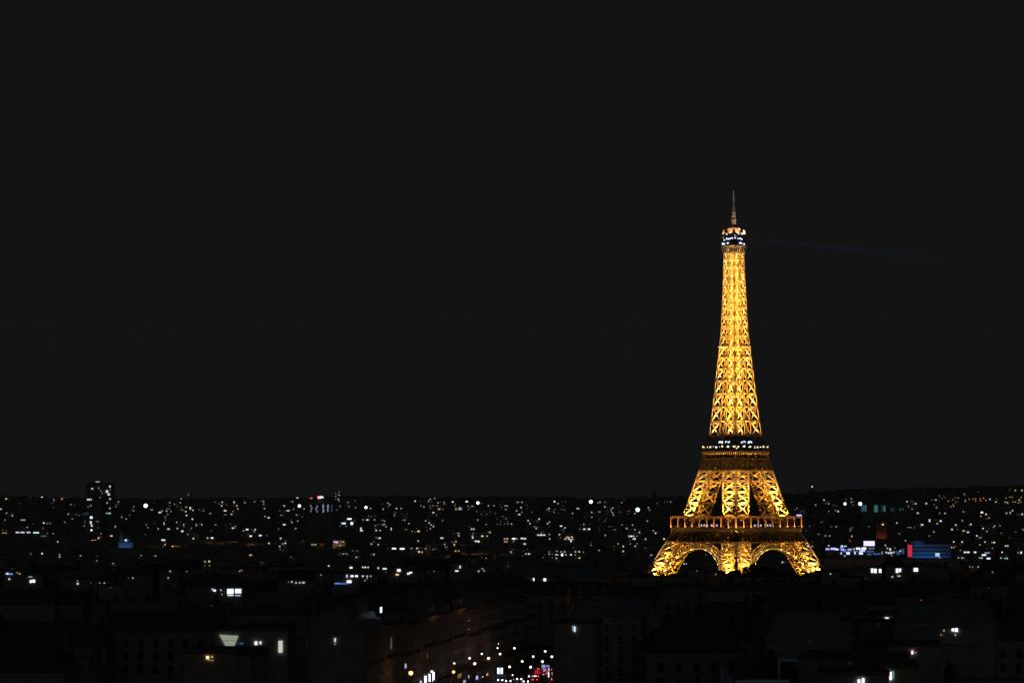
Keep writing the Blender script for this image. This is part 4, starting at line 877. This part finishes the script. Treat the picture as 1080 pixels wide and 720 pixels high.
for i, (px, py, c, dia, lab) in enumerate(LAMPS):
    zl = GZ + (4.4 if px == 540.6 else 10.4 if px == 433.3 else 8.3)
    Y = Y_at_z(px, py, zl); p = at(px, py, Y); r_ = empty('street_lamp', (p.x, Y, zl - 8.0)); tag(r_, lab, 'street lamp', 'street lamps along the avenue')
    if pb_src is None: pb_src = pb.build('post', lampm, r_)
    else: copy_part(pb_src, r_)
    dia *= .76; key = (c, dia)
    if key not in heads:
        hb = MB(); hb.ball((0, 0, 8.0), dia * .5, 12, 8, 1.0); heads[key] = hb.build('globe', emis('street_globe_' + c, {'o': (1, .50, .24), 'w': (1, .92, .88), 'k': (.8, .88, 1), 'p': (1, .80, .66), 'y': (1, .78, .5)}[c], 2.4), r_, True)
        cb_ = MB(); cb_.lathe((0, 0, 8.0 + dia * .5), [(dia * .3, -.06), (dia * .2, .08), (.04, .2)], 10); cp = cb_.build('finial', lampm, heads[key])
    else: h_ = copy_part(heads[key], r_); copy_part([q for q in heads[key].children][0], h_)
    lamp('POINT', 'street_lamp_light', (p.x, Y - .9, zl), 12 if c != 'o' else 50, {'o': (1, .48, .16)}.get(c, (1, .62, .34)), None, .1)

# bare winter trees under the orange lamp
def bare_tree(name, seed, H=9.0):
    rr = random.Random(seed); tr = MB(); br = MB()
    tr.tube((0, 0, 0), (0, 0, H * .32), .24, .18, 8)
    def grow(p, d, L_, r, dep):
        q = p + d * L_; (tr if dep < 2 else br).tube(p, q, r, r * .65, 6 if dep < 2 else 4, False)
        if dep >= 6: return
        for k in range(3 if dep < 4 else 2):
            a = Vector((rr.gauss(0, 1), rr.gauss(0, 1), rr.gauss(.25, .6))).normalized(); grow(q, (d * .9 + a * .62).normalized(), L_ * rr.uniform(.62, .85), r * .66, dep + 1)
    for k in range(4):
        a = k * 1.57 + rr.random(); grow(Vector((0, 0, H * .31)), Vector((math.cos(a) * .5, math.sin(a) * .5, 1)).normalized(), H * .2, .17, 1)
    return tr, br
BARK = mat('grey_bark', (.22, .17, .12), .9, nscale=3); tsrc = []
for s_ in (3, 11):
    t_, b_ = bare_tree('t', s_); tsrc.append((t_, b_, []))
for i, (px, Y, lab) in enumerate(((486, 575, 'bare street tree nearest the orange lamp'), (499, 586, 'bare street tree lit orange, between two pinkish lamps'), (511, 600, 'bare street tree lit orange behind the third pinkish lamp'), (520, 618, 'bare street tree farthest along the left pavement'), (566, 570, 'bare street tree on the right pavement near the car tail lights'), (583, 592, 'bare street tree beside the red neon corner'))):
    t_, b_, done = tsrc[i % 2]; x = at(px, 700, Y).x; r_ = empty('bare_tree', (x, Y, GZ + .38), i * 1.3); tag(r_, lab, 'tree', 'bare street trees along the avenue')
    if not done: k1 = t_.build('trunk', BARK, r_); k2 = b_.build('branches', BARK, r_); done += [k1, k2]
    else: copy_part(done[0], r_); copy_part(done[1], r_)
for px, py, Y, wt in ((484, 706, 569, 2600), (506, 703, 590, 3400), (514, 701, 604, 2600)):
    p = at(px, py + 3.5, Y); lamp('SPOT', 'orange_tree_light', p, wt * 1.5, (1, .42, .07), None, .08, (.3, -.1, 1), 95)

# cars
def car_parts(root, col):
    prof = [(-2.1, .35), (-2.15, .75), (-1.95, .92), (-1.1, 1.0), (-.45, 1.42), (.95, 1.45), (1.65, 1.05), (2.1, .98), (2.18, .6), (2.1, .35)]
    mb = MB(); vs = []; n = len(prof)
    for s_, k in ((-1, 1), (1, 1)):
        for y, z in prof: vs.append((s_ * (.88 if z < 1.1 else .70), y, z))
    fs = [tuple(range(n - 1, -1, -1)), tuple(range(n, 2 * n))] + [(i, (i + 1) % n, n + (i + 1) % n, n + i) for i in range(n)]
    mb.add(vs, fs); body = mb.build('body', col, root)
    mb = MB()
    for s_ in (-1, 1): mb.add([(s_ * .90, -.95, 1.02), (s_ * .90, 1.45, 1.06), (s_ * .74, .9, 1.38), (s_ * .74, -.4, 1.36)], [(0, 1, 2, 3)])
    mb.add([(-.8, -1.08, 1.03), (.8, -1.08, 1.03), (.66, -.5, 1.40), (-.66, -.5, 1.40)], [(0, 1, 2, 3)]); mb.add([(-.8, 1.66, 1.07), (.8, 1.66, 1.07), (.66, 1.0, 1.45), (-.66, 1.0, 1.45)], [(0, 1, 2, 3)])
    mb.build('windows', GLASS, root)
    for x in (-.82, .82):
        for y in (-1.35, 1.35):
            w = MB(); w.tube((x - .1, y, .33), (x + .1, y, .33), .33, None, 14); wo_ = w.build('wheel', mat('tyre_rubber', (.02, .02, .02), .8), root)
    for x in (-.62, .62):
        w = MB(); w.ball((x, -2.12, .70), .2); w.build('headlight', emis('headlight', (.86, .9, 1), 5), root)
        w = MB(); w.box((x, 2.18, .82), (.40, .1, .26)); w.build('taillight', emis('taillight', (1, .06, .10), 4), root)
CARM = [mat('dark_blue_car_paint', (.03, .05, .12), .25), mat('silver_car_paint', (.4, .42, .44), .3), mat('black_car_paint', (.02, .02, .02), .25), mat('white_car_paint', (.6, .6, .6), .3)]
protos = []
for i, (px, py, rev, ci, lab) in enumerate(((529, 716.5, 0, 1, 'silver car with headlights on, first on the left of the avenue'), (537.5, 717.5, 0, 0, 'dark car with headlights on, just right of the silver one'), (549, 715.5, 0, 3, 'white car facing the camera at the middle of the avenue'), (556, 718, 0, 2, 'black car with blue-white headlights, lowest at the middle'),
        (561.5, 712.5, 0, 1, 'silver car facing the camera beside the red tail lights'), (566, 716.5, 1, 2, 'black car showing red tail lights, nearest of the departing cars'), (571, 713, 1, 0, 'dark blue car showing red tail lights, second of the departing cars'), (576, 711.2, 1, 3, 'white car showing red tail lights, closest to the kiosk'))):
    Y = Y_at_z(px, py, GZ + .95); p = at(px, py, Y); r_ = empty('car', (p.x, Y + 2, GZ + .25), -math.atan(.18) + (math.pi if rev else 0)); tag(r_, lab, 'car', 'cars on the avenue')
    pr = [q for q in protos if q[0] == ci]
    if not pr: car_parts(r_, CARM[ci]); protos.append((ci, r_))
    else:
        for ch_ in list(pr[0][1].children): copy_part(ch_, r_)
for px, py, c, wt in ((530, 718, (.9, .9, 1), 60), (553, 718, (.6, .75, 1), 60), (568, 716, (1, .08, .1), 220), (575, 713, (1, .08, .1), 220)):
    Y = Y_at_z(px, py, GZ + .8); p = at(px, py, Y); lamp('POINT', 'car_light', (p.x, Y - 1.2, GZ + .9), wt, c, None, .1)
OBSTACLE.append((424, 597.5, 722, 598)); OBSTACLE.append((597, 635, 702, 599)); OBSTACLE.append((395, 500, 672, 505))

# ------------------------------------------------------------------ near roof terrace catching cold light at the bottom
Yr = 335.0; kr = Yr / F_PX
p0 = at(800, 716, Yr); rz = GZ
rt = empty('terraced_building', (p0.x, Yr, rz)); tag(rt, 'dark near building with a faintly blue-lit roof terrace, at the bottom right of the city', 'building')
zt_ = at(800, 716.5, Yr).z - rz
mb = MB(); mb.box((1.5, 8, (zt_ - 3) / 2), (15, 16, zt_ - 3)); mb.build('wall', WALLS[1], rt)
mb = MB(); mb.box((.6, .3, zt_ - .35), (8.3, .5, .75)); [mb.box((-2.8 + 1.25 * i, .3, zt_ - 1.6), (.16, .3, 1.9)) for i in range(6)]; mb.build('parapet', mat('pale_parapet', (.45, .47, .5), .7), rt)
mb = MB(); x_ = (762.5 - 800) * kr; mb.box((x_, 1.2, zt_ - .6), (.75, 2, 5.6)); mb.box((x_ + 1.1, 1.6, zt_ - 1.4), (1.0, 2, 3.6)); mb.build('chimney_stack', mat('grey_chimney_render', (.3, .3, .31), .85, nscale=2), rt)
mb = MB(); xa = (823 - 800) * kr; zz_ = at(823, 696, Yr).z - rz; mb.bar((xa, 2, zt_ - .3), (xa, 2, zz_), .3); mb.bar((xa - .15, 2, zz_), (xa + 2.8, 2, zz_ - .1), .42); mb.bar((xa + 2.7, 2, zz_), (xa + 2.7, 2, zz_ - 1.2), .16); mb.build('terrace_frame', mat('pale_parapet', (1, 1, 1)), rt)
lamp('POINT', 'terrace_lamp', (p0.x + 1, Yr - 5, rz + zt_ - 2), 26, (.28, .62, 1), None, .1)
OBSTACLE.append((755, 850, 722, Yr)); BLDGS.append((p0.x + 1, Yr, 20, 18))

rt, cx_, z_ = landmark('apartment_block', 'near dark block with an olive-lit funnel-shaped skylight and one tall pale window', 226, 303, 665, 432,
    [(295.9, 681.4, 6.6, 'e', 'W5', 'H14.4'), (254.7, 678, 4, 'b', 'W4', 'H1.2'), (270.1, 677.7, 8, 'W3', 'H4'), (274.8, 677.3, 7, 'W2', 'H3.2')], (0, 0, 1), wall=WALLS[1])
kx = 432 / F_PX; px0 = 264.5; mb = MB(); q = [(231.8, 668.8), (251.8, 670), (247.4, 681.2), (238.4, 680.8)]
vs = [((x - px0) * kx, y_, at(x, y, 432).z - z_) for y_ in (-.3, -.12) for x, y in q]
mb.add(vs, [(3, 2, 1, 0), (4, 5, 6, 7), (0, 1, 5, 4), (1, 2, 6, 5), (2, 3, 7, 6), (3, 0, 4, 7)]); sk = mb.build('skylight', emis('olive_lit_glass', (.62, .68, .54), .42), rt)
mb = MB(); mb.bar(((235 - px0) * kx, -.36, at(235, 675, 432).z - z_), ((249.5 - px0) * kx, -.36, at(249.5, 675, 432).z - z_), .07); mb.build('glazing_bar', lampm, sk)
# ------------------------------------------------------------------ trees at the foot of the tower
TREE_TOPS = [(664, 607), (676, 606), (687, 605), (698, 604.6), (709, 604.8), (720, 604.6), (731, 606), (742, 605.4), (753, 604), (763, 603.4), (772, 601.8), (780, 599.5), (787, 597), (794, 594.2), (802, 596.5), (811, 600), (820, 601.6), (830, 602.5), (840, 603.8), (850, 604), (860, 601.5), (868, 598.6), (877, 600.5), (888, 603), (900, 606)]
LEAF = mat('dark_foliage', (.05, .07, .03), .8, nscale=.5, namt=.5)
def leafy(seed, H=18, RW=6.2):
    rr = random.Random(seed); tr = MB(); tr.tube((0, 0, 0), (0, 0, H * .5), .42, .25, 8); cl = []
    for k in range(16):
        a = rr.uniform(0, 6.28); z = rr.uniform(.36, .9) * H; rad = RW * math.sqrt(max(.05, 1 - ((z / H - .58) / .44) ** 2)) * rr.uniform(.35, .85)
        q = Vector((math.cos(a) * rad, math.sin(a) * rad, z)); tr.bar((0, 0, H * .3 + z * .15), q, .16); cl.append((q, rr.uniform(1.5, 2.7)))
    cl.append((Vector((0, 0, H - 1.6)), 1.8)); mb = MB()
    for q, r in cl:
        for i in range(150):
            v = Vector((rr.gauss(0, 1), rr.gauss(0, 1), rr.gauss(0, 1))).normalized() * r * rr.uniform(.3, 1.0) ** .5; c = q + v
            a = Vector((rr.gauss(0, 1), rr.gauss(0, 1), rr.gauss(0, 1))).normalized() * .34; b = a.orthogonal().normalized() * .26
            mb.add([c - a, c + b, c + a, c - b], [(0, 1, 2, 3)])
    return tr, mb
tv = [(leafy(s_), []) for s_ in (1, 2, 5)]
for i, (px, py) in enumerate(TREE_TOPS):
    Y = 1335 + (i * 37) % 60; p = at(px, py, Y); (t_, c_), done = tv[i % 3]
    r_ = empty('tree', (p.x, Y, p.z - 18 + .2), i * 2.1); tag(r_, 'dark bushy tree in the black treeline hiding the lattice tower\'s feet', 'tree', 'trees before the foot of the lattice tower')
    if not done: done += [t_.build('trunk', BARK, r_), c_.build('crown', LEAF, r_)]
    else: copy_part(done[0], r_); copy_part(done[1], r_)
for a, b in zip(TREE_TOPS, TREE_TOPS[1:]): OBSTACLE.append((a[0], b[0], max(a[1], b[1]) + 1.5, 1340))

# ------------------------------------------------------------------ the buildings behind the scattered lit windows
for c in clusters:
    rr = c['rr']; Y = c['Y']; m = Y / F_PX; near = Y < 1500
    yaw = rr.uniform(-.32, .32)
    xm = (c['x0'] - c['ml'] + c['x1'] + c['mr']) / 2; cx = at(xm, c['y1'], Y).x
    pad = rr.uniform(2.5, 6) if near else 0
    w0 = max((c['x1'] - c['x0'] + c['ml'] + c['mr']) * m / math.cos(yaw), 9)
    py0 = c['y0'] - c['mt'] - .6
    if pad and blocked(xm - (w0 / 2 + pad + .6) / m, xm + (w0 / 2 + pad + .6) / m, Y) > py0 - 2.2 / m: pad = 0
    w = w0 + 2 * pad; d = max(9, min(16, w * .8))
    tops = [at(l['x'], l['y'] - l['h'] / 2, Y).z for l in c['l']]
    ztop = max(tops) + c['mt'] * min(m, 2) + .4; z0 = min(ground_z(cx, Y), ztop - 6) - 2
    if near: ztop = max(tops) + .35
    hgt = ztop - z0; style = 'flat' if (hgt > 28 or Y > 3200 and rr.random() < .6) else rr.choice(['mansard', 'mansard', 'gable', 'flat']) if hgt > 9 else 'flat'
    wall_top = ztop
    if style in ('mansard', 'gable'):
        # eaves above the windows, roof above the eaves if it hides nothing
        extra = 3.6; topy = proj((cx, Y, ztop + extra))[1]
        if blocked(xm - (w / 2 + 1) / m, xm + (w / 2 + 1) / m, Y) > topy: style = 'flat'
        else: ztop += extra + .6
    hroom = blocked(xm - (w / 2 + 1) / m, xm + (w / 2 + 1) / m, Y) < proj((cx, Y, ztop + 3.8))[1]
    name = 'apartment_block' if hgt < 30 else 'tower_block'
    root = block(name, cx, Y, yaw, w, d, z0, ztop, style, rr.choice(WALLS), chim=(Y < 2600 and hroom), house=hroom)
    tag(root, c['label'], 'building', 'city buildings with lit windows')
    used = []
    for l in c['l']:
        p = facade_hit(l['x'], l['y'], cx, Y, yaw); x, y, z = to_local(p, cx, Y, z0, yaw); mm = p.y / F_PX
        mb = MB(); ww, hh = l['w'] * mm / math.cos(yaw), l['h'] * mm
        if hh > 4.5 and ww < hh * 1.2 and Y > 3000: pass
        x = max(-w / 2 + ww / 2 + .1, min(w / 2 - ww / 2 - .1, x))
        mb.box((x, -.12, z), (ww, .2, hh)); wo_ = mb.build('window', glow(l['c'], l['b'], Y), root); used.append((x, ww, z, hh))
        if near and hh > 2.2: fb = MB(); [fb.box((x + t_, -.26, z), (.09, .08, hh)) for t_ in (-ww / 2, 0, ww / 2)]; fb.box((x, -.26, z - hh / 2 + hh * .3), (ww, .08, .08)); fb.build('frame', lampm, wo_)
    if Y > 1700:                                                       # a few faint windows more on each far front
        for q_ in range(rr.randint(1, 4)):
            ww, hh = rr.uniform(.7, 1.2) * m, rr.uniform(.6, 1.0) * m; z = rr.uniform(max(1.5, ztop - z0 - 16), ztop - z0 - 1.2); x = rr.uniform(-w / 2 + 1.5, w / 2 - 1.5)
            if any(abs(x - a_) < (ww + b_) / 2 + .3 and abs(z - c_) < (hh + d_) / 2 + .3 for a_, b_, c_, d_ in used): continue
            used.append((x, ww, z, hh)); mb = MB(); mb.box((x, -.12, z), (ww, .2, hh)); mb.build('window', glow(rr.choice('wnyynok'), rr.choice((1.5, 2, 2.5, 3)), Y), root)
    t = proj((cx, Y, ztop)); BLDGS.append((cx, Y, w, d))

# ------------------------------------------------------------------ unlit roofs filling the near city
GROUP = 'unlit apartment buildings among the near dark roofs'
def clear(x, y, w, d):
    for bx, by, bw, bd in BLDGS:
        if abs(x - bx) < (w + bw) / 2 + .5 and (y - by) < bd + 1 and (by - y) < d + 1: return False
    return True
near_protos = []
nfill = 0
rr = random.Random(21)
rows = []; Y = 345.0
while Y < 1330: rows.append(Y); Y += 40 + Y * .022
for Y in rows:
    half = Y * .2336 + 12; x = -half + rr.uniform(0, 10)
    while x < half:
        w = rr.choice((20, 26, 32)); cx = x + w / 2; fy = Y + rr.uniform(-5, 5); d = rr.choice((13, 15, 17)); x += w + rr.choice((1.5, 1.5, 9))
        if 440 < fy < 800 and XL(fy) - 16 < cx + w / 2 and cx - w / 2 < XL(fy) + (40 if fy > 612 else 0): continue
        if 330 < fy < 800 and XL(fy) - 16 < cx + w / 2 and cx - w / 2 < fy * .0247 + 2: continue
        if not clear(cx, fy, w, d): continue
        xa = proj((cx - w / 2 - 1, fy, 45))[0]; xb = proj((cx + w / 2 + 1, fy, 45))[0]
        gz = ground_z(cx, fy); zt_ = gz + rr.uniform(18, 25); lim = blocked(xa - 1, xb + 1, fy)
        if lim:
            zl = CAM_Z - (lim + .8 - 531) * (fy + d / 2) / F_PX * .998; zt_ = min(zt_, zl - 4.2)
        if zt_ - gz < 6.5: continue
        v = rr.randrange(3); key = (w, d, v); pr = [q for q in near_protos if q[0] == key]
        if not pr:
            root = block('apartment_building', cx, fy, 0, w, d, zt_ - 26, zt_, ('mansard', 'mansard', 'flat')[v], WALLS[rr.randrange(3)]); near_protos.append((key, root))
            for f in range(3):
                for c in range(int(w / 4)):
                    g_ = MB(); g_.box(((c - (int(w / 4) - 1) / 2) * 3.6, -.06, 26 - 6.4 - f * 3.1), (1.2, .12, 1.9)); g_.build('window', GLASS, root)
        else: root = copy_tree(pr[0][1])
        root.location = (cx, fy, zt_ - 26); root.rotation_euler = (0, 0, rr.uniform(-.12, .12))
        tag(root, 'black unlit apartment building lost among the dark foreground roofs', 'building', GROUP); BLDGS.append((cx, fy, w, d)); nfill += 1
# a low continuous row in front of the trees
x = 655.0
while x < 905:
    Y = 1300.0; w = 24; cx = at(x + w / 2 / Y * F_PX, 600, Y).x
    top = at(x, 609, Y).z; root = block('garden_wing', cx, Y, 0, w - .6, 12, 14, top, 'flat', WALLS[0], chim=False)
    tag(root, 'low dark palace wing beneath the treeline before the lattice tower', 'building', 'low wings beneath the treeline'); x += w / Y * F_PX
# ------------------------------------------------------------------ low roofs between the far lights: one uncountable mass
fm = MB(); rr = random.Random(5); Y = 1640.0
while Y < 8000:
    half = Y * .2336 + 30; x = -half; step = max(26, Y / F_PX * 9)
    while x < half:
        w = rr.uniform(.5, 1.0) * step; h = rr.uniform(5, 9.5) * (1 if Y < 7300 else rr.choice((.6, 1, 1.3, 1.9))); cx = x + w / 2; x += w + rr.uniform(1, 6); yy = Y + rr.uniform(-.2, .2) * step
        if abs(cx - TC.x) < 95 and abs(yy - TY) < 110: continue
        g_ = ground_z(cx, yy)
        fm.box((cx, yy, g_ + h / 2 - 1), (w, step * .5, h + 2), rr.uniform(-.3, .3)); 
        if rr.random() < .5: fm.box((cx, yy, g_ + h + .8), (w * .98, step * .48, 1.8), 0, .95, .2)
    Y += step * 1.15
fo = fm.build('distant_rooftops', mat('distant_roof_grey', (.30, .29, .27), .9, nscale=.05, namt=.5)); tag(fo, 'dark mass of low roofs spread between the city lights', 'rooftops'); fo['kind'] = 'stuff'

# ------------------------------------------------------------------ searchlight beam from the tower's top
bl = at(788, 252, TY); be = at(1010, 274, TY - 140); L_ = (be - bl).length
bm = MB(); N = 12; d_ = Vector((0, 0, 1))
bm.tube((0, 0, 0), (0, 0, L_), 1.0, 3.6, 20); bo = bm.build('searchlight_beam', (lambda: None)() or mat('beam_air', (1, 1, 1)))
bo.location = bl; bo.rotation_euler = (be - bl).to_track_quat('Z', 'Y').to_euler(); tag(bo, 'faint blue searchlight beam leaving the lattice tower\'s top to the right', 'light beam')
m = MATS['beam_air']; n = m.node_tree; n.nodes.clear(); o = n.nodes.new('ShaderNodeOutputMaterial'); em = n.nodes.new('ShaderNodeEmission'); em.inputs[0].default_value = (.14, .34, 1, 1)
tc = n.nodes.new('ShaderNodeTexCoord'); sx = n.nodes.new('ShaderNodeSeparateXYZ'); mr = n.nodes.new('ShaderNodeMapRange')
n.links.new(tc.outputs['Object'], sx.inputs[0]); n.links.new(sx.outputs['Z'], mr.inputs['Value']); mr.inputs['From Min'].default_value = 0; mr.inputs['From Max'].default_value = L_
mr.inputs['To Min'].default_value = .0015; mr.inputs['To Max'].default_value = 0
n.links.new(mr.outputs[0], em.inputs[1]); n.links.new(em.outputs[0], o.inputs['Volume'])
print('COUNTS lights', len(L), 'clusters', len(clusters), 'fill', nfill, 'objects', len(bpy.data.objects))
